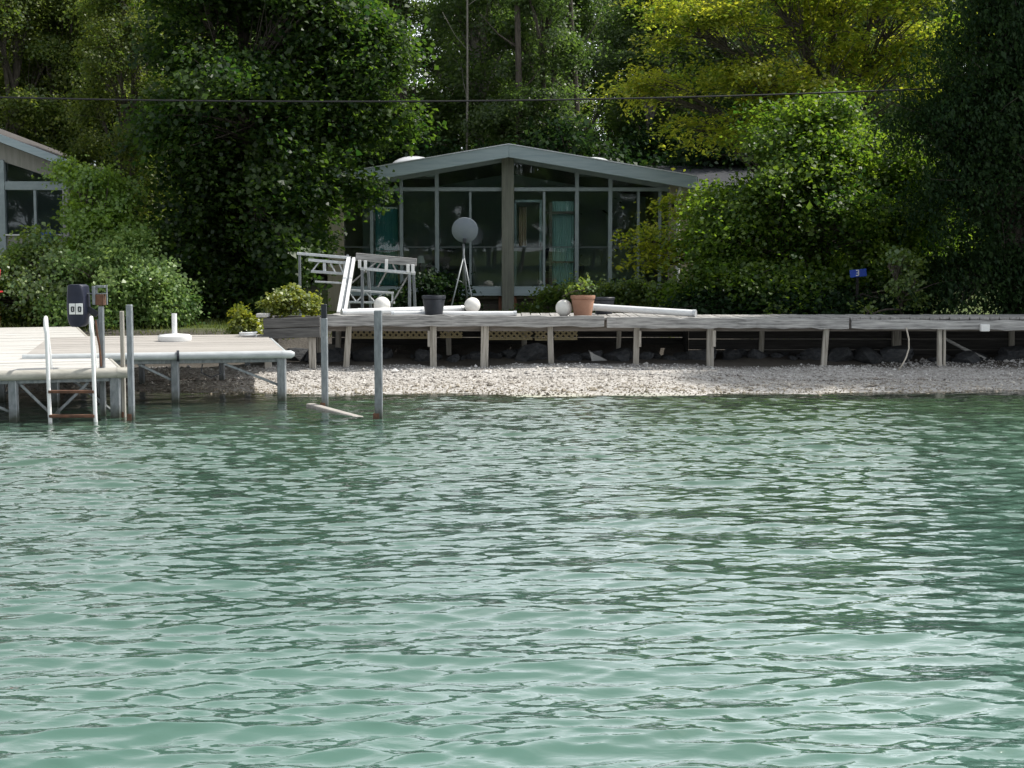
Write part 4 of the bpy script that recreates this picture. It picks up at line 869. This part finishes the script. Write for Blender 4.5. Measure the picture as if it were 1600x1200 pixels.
# free-standing posts
def channel_post(px, py_top, py_water, wpx, label, name='steel_post', D=None, mat='galv', cap=True):
    b = on_plane(px, py_water, 0); D = D or b.y; x = X(px, D, py_water); zt_ = Z(py_top, D); w_ = wpx * D / FPX
    xt = X(px, D, py_water)
    t = thing(name, (x, D, gh(x, D)), label, 'post', 'steel posts standing in the shallows')
    part('tube', M[mat], t, lambda m: m.box((x - w_ / 2, D - w_ / 2, gh(x, D) - .25), (x + w_ / 2, D + w_ / 2, zt_)), .006)
    part('foot_bracket', M['rust'], t, lambda m: m.box((x - w_ * .72, D - w_ * .6, gh(x, D) - .05), (x + w_ * .1, D + w_ * .62, .06)), .004)
    return x, D, zt_, w_
channel_post(206, 476, 655, 9, 'tall galvanised post at the front right corner of the wide dock')
channel_post(194, 486, 652, 6, 'thin brownish post just left of the tall galvanised dock post', mat='weathered_z')
x, D, zt_, w_ = channel_post(508, 497, 637, 10, 'galvanised post with dark top in the shallows before the planter')
part('top_sleeve', M['black_plastic'], bpy.data.objects[[o.name for o in COL.objects if o.get('label', '').startswith('galvanised post with dark')][0]], lambda m: m.box((x - w_ * .42, D - w_ * .42, zt_), (x + w_ * .42, D + w_ * .42, zt_ + .16)), .005)
channel_post(592, 485, 654, 12, 'galvanised post farthest right, standing alone in the shallows')
a, b = on_plane(484, 634, .015), on_plane(562, 655, -.03)
wb = part('sunken_plank', M['deck_tan'], None, lambda m: m.bar(a, b, .1, .06), .008)
tag(wb, 'waterlogged plank half afloat between the two lone posts', 'plank')
# motor unit on its stand at the wide dock
ps = pt1(.42, .32); mx, my = ps.x, ps.y
t = thing('motor_stand', (mx, my, gh(mx, my)), 'dark navy motor unit with two white labels on a dock post', 'motor')
kz = lambda py: Z(py, my); kx = lambda px: X(px, my, 480)
part('post', M['galv'], t, lambda m: m.box((kx(154), my - .03, gh(mx, my) - .2), (kx(161.5), my + .03, kz(478))), .005)
part('chain', M['rust'], t, lambda m: m.tube([(kx(151), my - .05, kz(500)), (kx(153), my - .06, kz(522)), (kx(156), my - .05, kz(540)), (kx(158), my - .05, .55)], .012, 6))
hd = []
cowl = MB(); ring = []
prof = [(444.5, 112, 132), (447, 109.5, 136.5), (465, 108, 138), (482, 107.5, 138.5), (498, 108.5, 138), (506, 111, 135), (510, 115, 130)]
for py, a, b in prof:
    z = kz(py); xa, xb = kx(a), kx(b); cxx = (xa + xb) / 2; hw = (xb - xa) / 2
    for k in range(14):
        an_ = 2 * math.pi * k / 14; ca, sa = math.cos(an_), math.sin(an_)
        cowl.v.append((cxx + hw * math.copysign(abs(ca) ** .42, ca), my + .13 * math.copysign(abs(sa) ** .42, sa), z))
for i in range(len(prof) - 1):
    for k in range(14): cowl.f.append((i * 14 + k, i * 14 + (k + 1) % 14, (i + 1) * 14 + (k + 1) % 14, (i + 1) * 14 + k))
cowl.f += [tuple(range(14)), tuple(range(14 * len(prof) - 1, 14 * len(prof) - 15, -1))]
cw = cowl.build('cowling', M['navy'], t, 40)
for a, b in ((114, 123), (124, 135)):
    lb = part('label_panel', M['white'], cw, lambda m: m.box((kx(a), my - .142, kz(490.5)), (kx(b), my - .134, kz(473.5))), .002)
    a2 = a + (b - a) * .42
    m = MB(); q = .012
    for (u0, v0, u1, v1) in ((a2, 479, a2 + 3.4, 479), (a2, 486, a2 + 3.4, 486), (a2, 479, a2, 486), (a2 + 3.4, 479, a2 + 3.4, 486)):
        m.bar((kx(u0), my - .145, kz(v0)), (kx(u1), my - .145, kz(v1)), q if u0 == u1 else .004, .004 if u0 == u1 else q, (0, 1, 0) if u0 == u1 else (0, 0, 1))
    m.build('numeral', M['black_plastic'], lb)
part('bracket', M['galv'], t, lambda m: m.box((kx(146), my - .05, kz(476)), (kx(151), my + .05, kz(447))), .004)
part('bracket', M['galv'], t, lambda m: m.box((kx(151.1), my - .04, kz(449.5)), (kx(166), my + .04, kz(446))), .003)
part('bracket', M['rust'], t, lambda m: m.box((kx(151.1), my - .05, kz(477)), (kx(164), my + .05, kz(460))), .004)
part('shelf', M['galv'], t, lambda m: m.box((kx(137.3), my - .03, kz(459.5)), (kx(168), my + .03, kz(458))), .002)
part('side_rod', M['galv'], t, lambda m: m.tube([(kx(167.5), my, kz(445)), (kx(167.5), my, kz(476))], .008, 6))
part('arm', M['black_plastic'], t, lambda m: m.bar((kx(137), my, kz(482)), (kx(152), my, kz(492)), .05, .06), .005)
part('lower_arm', M['galv'], t, lambda m: m.bar((kx(149), my, kz(500)), (kx(156), my, kz(516)), .04, .05), .004)
# parasol base on the smaller dock
ub = on_plane(273, 533, .612); 
t = thing('parasol_base', (ub.x, ub.y, .612), 'white parasol base with short pole on the smaller dock', 'parasol base')
part('weight', M['white'], t, lambda m: m.lathe((ub.x, ub.y, .614), [(0, 0), (.215, 0), (.222, .02), (.222, .065), (.2, .085), (.05, .1), (.0, .1)], 32), smooth=40)
part('pole', M['white_pvc'], t, lambda m: m.tube([(ub.x, ub.y, .7), (ub.x, ub.y, .614 + (530 - 487) * ub.y / FPX)], .034, 14), smooth=50)
ro = on_plane(388, 527, .61)
t = tag(MB().tube([(ro.x + (.11 + .012 * math.sin(a * .7)) * math.cos(a), ro.y + (.11 + .012 * math.cos(a * .9)) * math.sin(a), .63 + .004 * a) for a in np.linspace(0, 13, 60)], .014, 6).build('coiled_rope', M['white_pvc'], None, True), 'coil of white rope at the far corner of the smaller dock', 'rope')
rp = MB().tube([pt2(1.0, .02, -.14), pt2(1.02, .0, -.24), pt2(.9, 0, -.3), pt2(.78, .0, -.25), pt2(.8, .02, -.14)], .007, 6).build('mooring_loop', M['black_plastic'], d2, True)

# red garden chair half out of frame
rx_, ry_ = X(-43, 23.2), 23.2; rz_ = gh(rx_, ry_)
t = thing('garden_chair', (rx_, ry_, rz_), 'red plastic garden chair just showing at the left edge', 'garden chair')
part('seat', M['red'], t, lambda m: m.bar((rx_ - .28, ry_, rz_ + .36), (rx_ + .26, ry_, rz_ + .36), .5, .03), .01)
for k in range(5): part('back_slat', M['red'], t, lambda m: m.bar((rx_ - .22 + k * .11, ry_ + .26, rz_ + .38), (rx_ - .24 + k * .12, ry_ + .45, rz_ + .92), .09, .02), .006)
for a in (-1, 1):
    part('armrest', M['red'], t, lambda m: m.box((rx_ + a * .3 - .05, ry_ - .3, rz_ + .55), (rx_ + a * .3 + .05, ry_ + .33, rz_ + .58)), .008)
    for b in (-.25, .25): part('leg', M['red'], t, lambda m: m.box((rx_ + a * .28 - .025, ry_ + b - .03, rz_ - .01), (rx_ + a * .28 + .025, ry_ + b + .03, rz_ + .549)), .004)

# overhead cable and the poles that carry it
CD = 23.9
co = np.polyfit([0, 620, 1420], [152, 158.5, 140], 2)
pts = [P(px, float(np.polyval(co, px)), CD) for px in np.linspace(-1000, 2700, 60)]
tag(MB().tube(pts, .014, 6).build('overhead_cable', M['cable'], None, True), 'black overhead cable sagging across the whole view before the trees', 'cable')
for i, e in enumerate((pts[0], pts[-1])):
    t = thing('utility_pole', (e.x, CD + .15, gh(e.x, CD)), ['wooden utility pole beyond the left edge', 'wooden utility pole beyond the right edge'][i], 'utility pole')
    part('shaft', M['weathered_z'], t, lambda m: m.tube([(e.x, CD + .16, gh(e.x, CD) - .5), (e.x, CD + .16, e.z + .6)], [.15, .11], 12), smooth=50)
    part('insulator', M['white'], t, lambda m: m.tube([(e.x, CD + .1, e.z), (e.x, CD - .03, e.z)], .03, 8))

# ---------------------------------------------------------------- trees and shrubs
def B(px, D): x = X(px, D); return (x, D, gh(x, D))
mb = B(372, 27.6)
make_tree('maple_tree', 'big dark maple left of the glass cottage, leaves down to the lawn', 'tree', mb, (mb[0] + .2, mb[1], 7.0), .2,
  [LB(360, -45, 27.3, 85, 60, 1.4), LB(470, -45, 27.3, 105, 60, 1.4),
   LB(330, 50, 27.2, 75, 100, 1.5), LB(430, 60, 26.8, 120, 110, 1.7), LB(560, 40, 27, 75, 90, 1.3), LB(580, 120, 27, 58, 55, 1.0),
   LB(312, 200, 27.2, 62, 95, 1.3), LB(400, 200, 26.6, 120, 100, 1.8), LB(512, 190, 26.7, 80, 55, 1.2), LB(615, 180, 26.8, 46, 18, .5), LB(550, 292, 26.6, 36, 14, .4),
   LB(300, 330, 27.2, 55, 95, 1.2), LB(390, 330, 26.6, 110, 90, 1.7), LB(462, 290, 26.6, 48, 55, 1.0),
   LB(300, 440, 27.2, 75, 50, 1.2), LB(390, 430, 26.8, 80, 60, 1.3), LB(452, 375, 26.6, 42, 50, .8)],
  1900, 70, .088, .4, 'leaf_maple', seed=11, up=.85, out=.4, jitter=.5, boughs=7, bs=.25)
yb = B(1300, 29.6)
make_tree('yellow_tree', 'spreading tree with sunlit yellow-green sprays above the cottage roof', 'tree', yb, (yb[0], yb[1] + .3, 7.6), .15,
  [LB(1100, 60, 29, 105, 60, 1.2), LB(1240, 30, 29, 120, 60, 1.4), LB(1400, 50, 29, 110, 70, 1.4), LB(1060, 135, 28.7, 80, 32, .9), LB(1180, 130, 28.6, 100, 40, 1.1),
   LB(1300, 120, 28.6, 110, 50, 1.2), LB(1410, 120, 28.8, 70, 45, 1), LB(1000, 135, 28.7, 45, 18, .5), LB(1150, -70, 29.2, 110, 60, 1.3), LB(1300, -90, 29.2, 140, 70, 1.5), LB(1440, -60, 29.2, 90, 60, 1.2),
   LB(1080, 205, 28.6, 50, 22, .7), LB(1210, 180, 28.2, 90, 30, .8), LB(1155, 222, 28, 55, 26, .6),
   LB(1022, 375, 27.2, 42, 26, .5), LB(1060, 320, 27.4, 40, 18, .5), LB(1110, 320, 27.4, 50, 32, .7), LB(1080, 400, 27, 50, 40, .6), LB(1020, 410, 27, 26, 14, .3)],
  1000, 48, .085, .33, 'leaf_yellow', seed=5, up=.9, out=.25, flat=.3, asp=.3, jitter=.35, tw=.5, bs=.24)
sb = B(1290, 26.3)
make_tree('shrubby_tree', 'broad green shrubby tree to the right of the glass cottage', 'tree', sb, (sb[0], sb[1], 4.2), .1,
  [LB(1240, 270, 26.2, 75, 75, 1.2), LB(1215, 225, 26.6, 62, 48, 1.0), LB(1300, 195, 26.6, 70, 45, 1.0), LB(1330, 235, 26.2, 100, 75, 1.4), LB(1410, 290, 26.1, 60, 70, 1.1), LB(1180, 375, 25.9, 85, 75, 1.2), LB(1300, 370, 25.8, 130, 100, 1.6), LB(1415, 390, 25.9, 55, 90, 1.1),
   LB(1135, 345, 26.1, 55, 55, .8), LB(1120, 440, 25.9, 70, 40, .9), LB(1240, 450, 25.5, 120, 45, 1.1), LB(1390, 455, 25.4, 75, 45, 1)],
  1800, 58, .072, .34, 'leaf_shrub', seed=21, up=.8, out=.4, jitter=.5, boughs=8, bs=.25)
cb_ = B(1590, 23.8)
make_tree('cedar_tree', 'tall very dark cedar at the right edge', 'tree', cb_, (cb_[0], cb_[1], 7.0), .2,
  [LB(1530, 445, 23.7, 85, 60, 1.1), LB(1560, 330, 23.7, 95, 100, 1.2), LB(1570, 200, 23.7, 120, 110, 1.3), LB(1575, 70, 23.7, 105, 110, 1.2), LB(1590, -30, 23.7, 80, 70, 1.0), LB(1605, -95, 23.7, 45, 45, .6), LB(1690, 200, 24, 110, 160, 1.3), LB(1690, 430, 24, 110, 90, 1.2), LB(1505, 190, 23.7, 38, 55, .5)],
  1700, 60, .07, .34, 'leaf_cedar', seed=31, up=.5, out=.6, hang=(.3, 0, -1), asp=.27, jitter=.6, boughs=10)
for x_, y_, lb_ in ((10.1, 23.4, 'second dark cedar just beyond the right edge'), (12.2, 22.9, 'third dark cedar farther beyond the right edge'), (14.4, 23.4, 'fourth dark cedar farthest beyond the right edge')):
    cx2 = copy_tree(bpy.data.objects['cedar_tree']); cx2.location = (x_, y_, gh(x_, y_)); cx2['label'] = lb_; cx2.scale = (1.15, 1.15, 1.75); cx2.rotation_euler = (0, 0, x_ * 2)
def bush(name, label, cat, base, lobes, n, per, ls, cr, leaf, seed, **kw):
    kw.setdefault('trunk', False)
    return make_tree(name, label, cat, base, (base[0], base[1], base[2] + .5), .04, lobes, n, per, ls, cr, leaf, seed=seed, part='foliage', **kw)
bush('variegated_shrub', 'large shrub with cream-edged leaves behind the docks', 'shrub', B(215, 24.2),
  [LB(215, 430, 24.2, 70, 50, .8), LB(235, 475, 24, 55, 40, .7), LB(160, 440, 24.2, 60, 50, .8), LB(170, 490, 23.9, 80, 30, .7), LB(190, 400, 24.4, 50, 30, .6)], 520, 46, .058, .22, 'leaf_varieg', 41, up=.5, inner=.6)
bush('variegated_shrub', 'darker shrub with pale leaf tips below the left cottage window', 'shrub', B(50, 24.6),
  [LB(60, 430, 24.6, 55, 50, .8), LB(30, 470, 24.4, 60, 45, .8), LB(100, 480, 24.3, 50, 40, .7), LB(60, 385, 24.8, 30, 30, .4), LB(40, 505, 24.2, 60, 20, .6), LB(110, 425, 24.5, 35, 35, .5)], 420, 44, .06, .22, 'leaf_low', 42, up=.5, inner=.6)
bush('climbing_vine', 'bright green vine wrapped over a post beside the left cottage', 'vine', B(160, 26.4),
  [LB(140, 285, 26.4, 40, 22, .4), LB(118, 335, 26.2, 22, 45, .35), LB(150, 330, 26.4, 42, 40, .5), LB(180, 340, 26.4, 35, 42, .45), LB(195, 380, 26.4, 28, 35, .4), LB(150, 390, 26.4, 45, 40, .5), LB(110, 268, 26.4, 22, 10, .25), LB(190, 300, 26.5, 22, 18, .3), LB(160, 440, 26.4, 50, 50, .5)],
  420, 46, .062, .22, 'leaf_vine', 43, trunk=True, up=.6, out=.6)
bush('planter_shrub', 'sunlit yellow-green shrub growing in the timber planter', 'shrub', (X(452, 21.1), 21.1, pz1 - .05),
  [LB(433, 476, 21.1, 17, 15, .2), LB(455, 470, 21.1, 20, 18, .22), LB(476, 476, 21.1, 14, 17, .18)], 120, 26, .05, .11, 'leaf_lime', 44, up=.6)
bush('lime_shrub', 'small yellow-green shrub left of the timber planter', 'shrub', B(382, 22.2), [LB(380, 505, 22.2, 20, 22, .25), LB(392, 515, 22.2, 14, 20, .2), LB(372, 520, 22.2, 14, 14, .2)], 80, 24, .055, .12, 'leaf_lime', 45)
bush('low_hedge', 'low leafy hedge under the right windows of the cottage', 'hedge', B(950, 28.2),
  [LB(880, 470, 28.2, 40, 22, .4), LB(940, 465, 28.2, 40, 22, .45), LB(995, 465, 28.2, 45, 22, .45), LB(1050, 468, 28.0, 40, 24, .45), LB(1000, 490, 28, 90, 15, .4), LB(840, 490, 28.3, 40, 12, .35)], 420, 34, .058, .2, 'leaf_low', 46)
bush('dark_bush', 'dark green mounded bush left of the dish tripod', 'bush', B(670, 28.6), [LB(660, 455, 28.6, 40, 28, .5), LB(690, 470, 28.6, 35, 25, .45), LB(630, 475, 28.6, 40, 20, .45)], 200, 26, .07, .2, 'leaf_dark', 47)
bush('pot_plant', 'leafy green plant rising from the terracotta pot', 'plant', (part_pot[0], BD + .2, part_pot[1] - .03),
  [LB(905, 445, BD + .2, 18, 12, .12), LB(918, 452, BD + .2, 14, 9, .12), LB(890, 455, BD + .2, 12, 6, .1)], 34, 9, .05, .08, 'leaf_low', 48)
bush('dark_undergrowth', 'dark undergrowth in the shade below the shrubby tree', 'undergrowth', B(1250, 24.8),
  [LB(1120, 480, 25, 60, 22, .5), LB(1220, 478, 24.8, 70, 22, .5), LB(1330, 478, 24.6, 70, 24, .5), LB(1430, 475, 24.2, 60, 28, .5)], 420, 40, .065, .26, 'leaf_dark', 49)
bush('sapling', 'small sunlit sapling with pale leaves beside the number plate', 'sapling', B(1410, 23.6),
  [LB(1405, 415, 23.6, 28, 22, .3), LB(1425, 440, 23.6, 24, 22, .3), LB(1415, 465, 23.6, 26, 18, .3), LB(1350, 488, 23.4, 12, 10, .15)], 90, 15, .06, .17, 'leaf_low', 50, trunk=True)

# wood behind: three kinds of tall tree, copied
def wood_tree(seed, leaf, bark, H, n_cl, per, spread, low, label, group, ls=.1):
    r_ = np.random.default_rng(seed); lobes = []
    for i in range(15):
        h = low + (H - low) * (i + .5) / 15; a = i * 2.4 + r_.normal(0, .3)
        rad = spread * (1 - .55 * ((h - low) / (H - low)) ** 1.5) * r_.uniform(.5, 1)
        lobes.append((rad * math.cos(a), rad * math.sin(a), h, r_.uniform(.8, 1.35), r_.uniform(.8, 1.35), r_.uniform(.55, 1.0)))
    lobes.append((0, 0, H, .9, .9, .9))
    return make_tree('woodland_tree', label, 'tree', (0, 0, 0), (r_.normal(0, .3), r_.normal(0, .3), H), .17, lobes, n_cl, per, ls, .42, leaf, bark, seed, group, tw=.3, inner=.3)
LBL = 'tall slender green tree in the wood behind the cottages'
GRP = 'trees of the wood behind the cottages'
protos = [wood_tree(101, 'leaf_wood', 'bark', 13, 1000, 46, 1.9, 2.2, LBL, GRP), wood_tree(102, 'leaf_wood', 'bark', 15, 950, 46, 1.7, 3.0, LBL, GRP),
          wood_tree(103, 'leaf_wood', 'pale_bark', 11, 900, 46, 2.0, 1.4, LBL, GRP)]
olive = wood_tree(104, 'leaf_olive', 'bark', 12, 1300, 44, 2.3, 1.2, 'olive-green tree behind the roof of the left cottage', 'olive-green trees behind the left cottage', .095)
spots = []
r_ = np.random.default_rng(77)
for row, (D, n, x0, x1) in enumerate(((40.5, 9, -10, 13), (45, 11, -17, 17), (50, 12, -20, 20), (56, 13, -24, 24), (63, 14, -28, 28))):
    for i in range(n):
        x = x0 + (x1 - x0) * (i + .5) / n + r_.normal(0, .45); y = D + r_.normal(0, .9); spots.append((x, y, D)) if not (y > 43 and abs(x / y * FPX + 800 - 652) < 42) else None
used = [0, 0, 0]
PH = (13, 15, 11)
for i, (x, y, D) in enumerate(spots):
    k = int(r_.integers(0, 3)); o = protos[k] if not used[k] else copy_tree(protos[k]); used[k] = 1
    o.location = (x, y, gh(x, y) - .05); s_ = (1.0 + .165 * D) * r_.uniform(1.0, 1.2) / PH[k]; o.scale = (s_ * 1.1, s_ * 1.1, s_); o.rotation_euler = (0, 0, r_.uniform(0, 6.28))
for i, (px, D) in enumerate(((20, 37.5), (110, 38.5), (215, 38), (-80, 39), (165, 42), (50, 43))):
    o = olive if i == 0 else copy_tree(olive); x = X(px, D)
    o.location = (x, D, gh(x, D) - .05); s_ = (1.0 + .165 * D) * r_.uniform(1.0, 1.15) / 12; o.scale = (s_ * 1.15, s_ * 1.15, s_); o.rotation_euler = (0, 0, r_.uniform(0, 6.28))
o = copy_tree(olive); x, y = X(196, 28.4), 28.6; o.location = (x, y, gh(x, y) - .05); o.scale = (.5, .42, .5); o.rotation_euler = (0, 0, 1.0)
o['label'] = 'small olive-green tree hugging the corner of the left cottage roof'; del o['group']
# wooded far shore behind the viewer, mirrored in the window panes
for i in range(52):
    x = -38 + (i % 26) * 3 + (1.5 if i > 25 else 0) + r_.normal(0, .6); y = -57 - r_.random() * 3 - (5 if i > 25 else 0)
    o = copy_tree(protos[i % 3]); o.location = (x, y, gh(x, y) - .05); s_ = r_.uniform(.8, 1.1); o.scale = (s_ * 1.25, s_ * 1.25, s_); o.rotation_euler = (0, 0, r_.uniform(0, 6.28))
    o['label'] = 'tree on the far shore behind the viewer'; o['group'] = 'trees on the far shore'
# shrubs of the wood's edge
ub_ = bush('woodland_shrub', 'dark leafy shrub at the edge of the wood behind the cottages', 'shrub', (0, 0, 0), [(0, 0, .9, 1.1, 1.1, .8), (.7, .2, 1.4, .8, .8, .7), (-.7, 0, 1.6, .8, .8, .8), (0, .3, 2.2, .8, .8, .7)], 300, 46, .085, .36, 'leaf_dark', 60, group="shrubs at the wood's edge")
k = 0
for x in np.arange(-13, 14.5, 1.5):
    y = 39.2 + r_.normal(0, .5); o = ub_ if k == 0 else copy_tree(ub_); k = 1
    o.location = (x, y, gh(x, y) - .05); s_ = r_.uniform(.9, 1.5); o.scale = (s_, s_, s_); o.rotation_euler = (0, 0, r_.uniform(0, 6.28))
# bare trunks that stand out above the cottage ridge
for px, D, rr, lb_, mt in ((809, 39.0, .1, 'straight dark bare trunk rising behind the ridge of the glass cottage', 'bark'), (912, 40.0, .08, 'leaning dark bare trunk right of the cottage ridge', 'bark'), (722, 39.5, .035, 'thin pale dead stem left of the cottage ridge', 'pale_bark')):
    x = X(px, D); z0 = gh(x, D); t = thing('dead_tree', (x, D, z0), lb_, 'tree')
    lean = {809: 0, 912: -.5, 722: .25}[px]
    part('trunk', M[mt], t, lambda m: m.tube([(x + lean * u + .05 * math.sin(5 * u), D, z0 - .2 + 10.5 * u) for u in np.linspace(0, 1, 9)], [rr * (1.15 - .6 * u) for u in np.linspace(0, 1, 9)], 8), smooth=True)
    for q in range(5):
        u = .38 + .11 * q; a = q * 2.3 + px; zb = z0 - .2 + 10.5 * u; xb_ = x + lean * u
        part('branch', M[mt], t, lambda m: m.tube([(xb_, D, zb), (xb_ + .5 * math.cos(a), D + .3 * math.sin(a), zb + .35), (xb_ + 1.0 * math.cos(a), D + .6 * math.sin(a), zb + .9)], [rr * .35, rr * .22, .006], 6), smooth=True)
# lawn grass
n = 16000
gx = rng.uniform(-11, 6, n); gy = rng.uniform(22.6, 29.3, n); gz = ground_h(gx, gy); hh_ = rng.uniform(.04, .1, n); a = rng.uniform(0, 6.28, n)
c = np.stack([gx, gy, gz], -1); wv = np.stack([np.cos(a), np.sin(a), 0 * a], -1) * .008; ln = np.stack([rng.normal(0, .03, n), rng.normal(0, .03, n), hh_], -1)
Vg = np.stack([c - wv, c + wv, c + ln + wv * .2, c + ln - wv * .2], 1).reshape(-1, 3)
tag(link_mesh('lawn_grass', quads_mesh('lawn_grass', Vg, n, rng.random(n)), M['grass']), 'short green grass of the lawn', 'grass', kind='stuff')
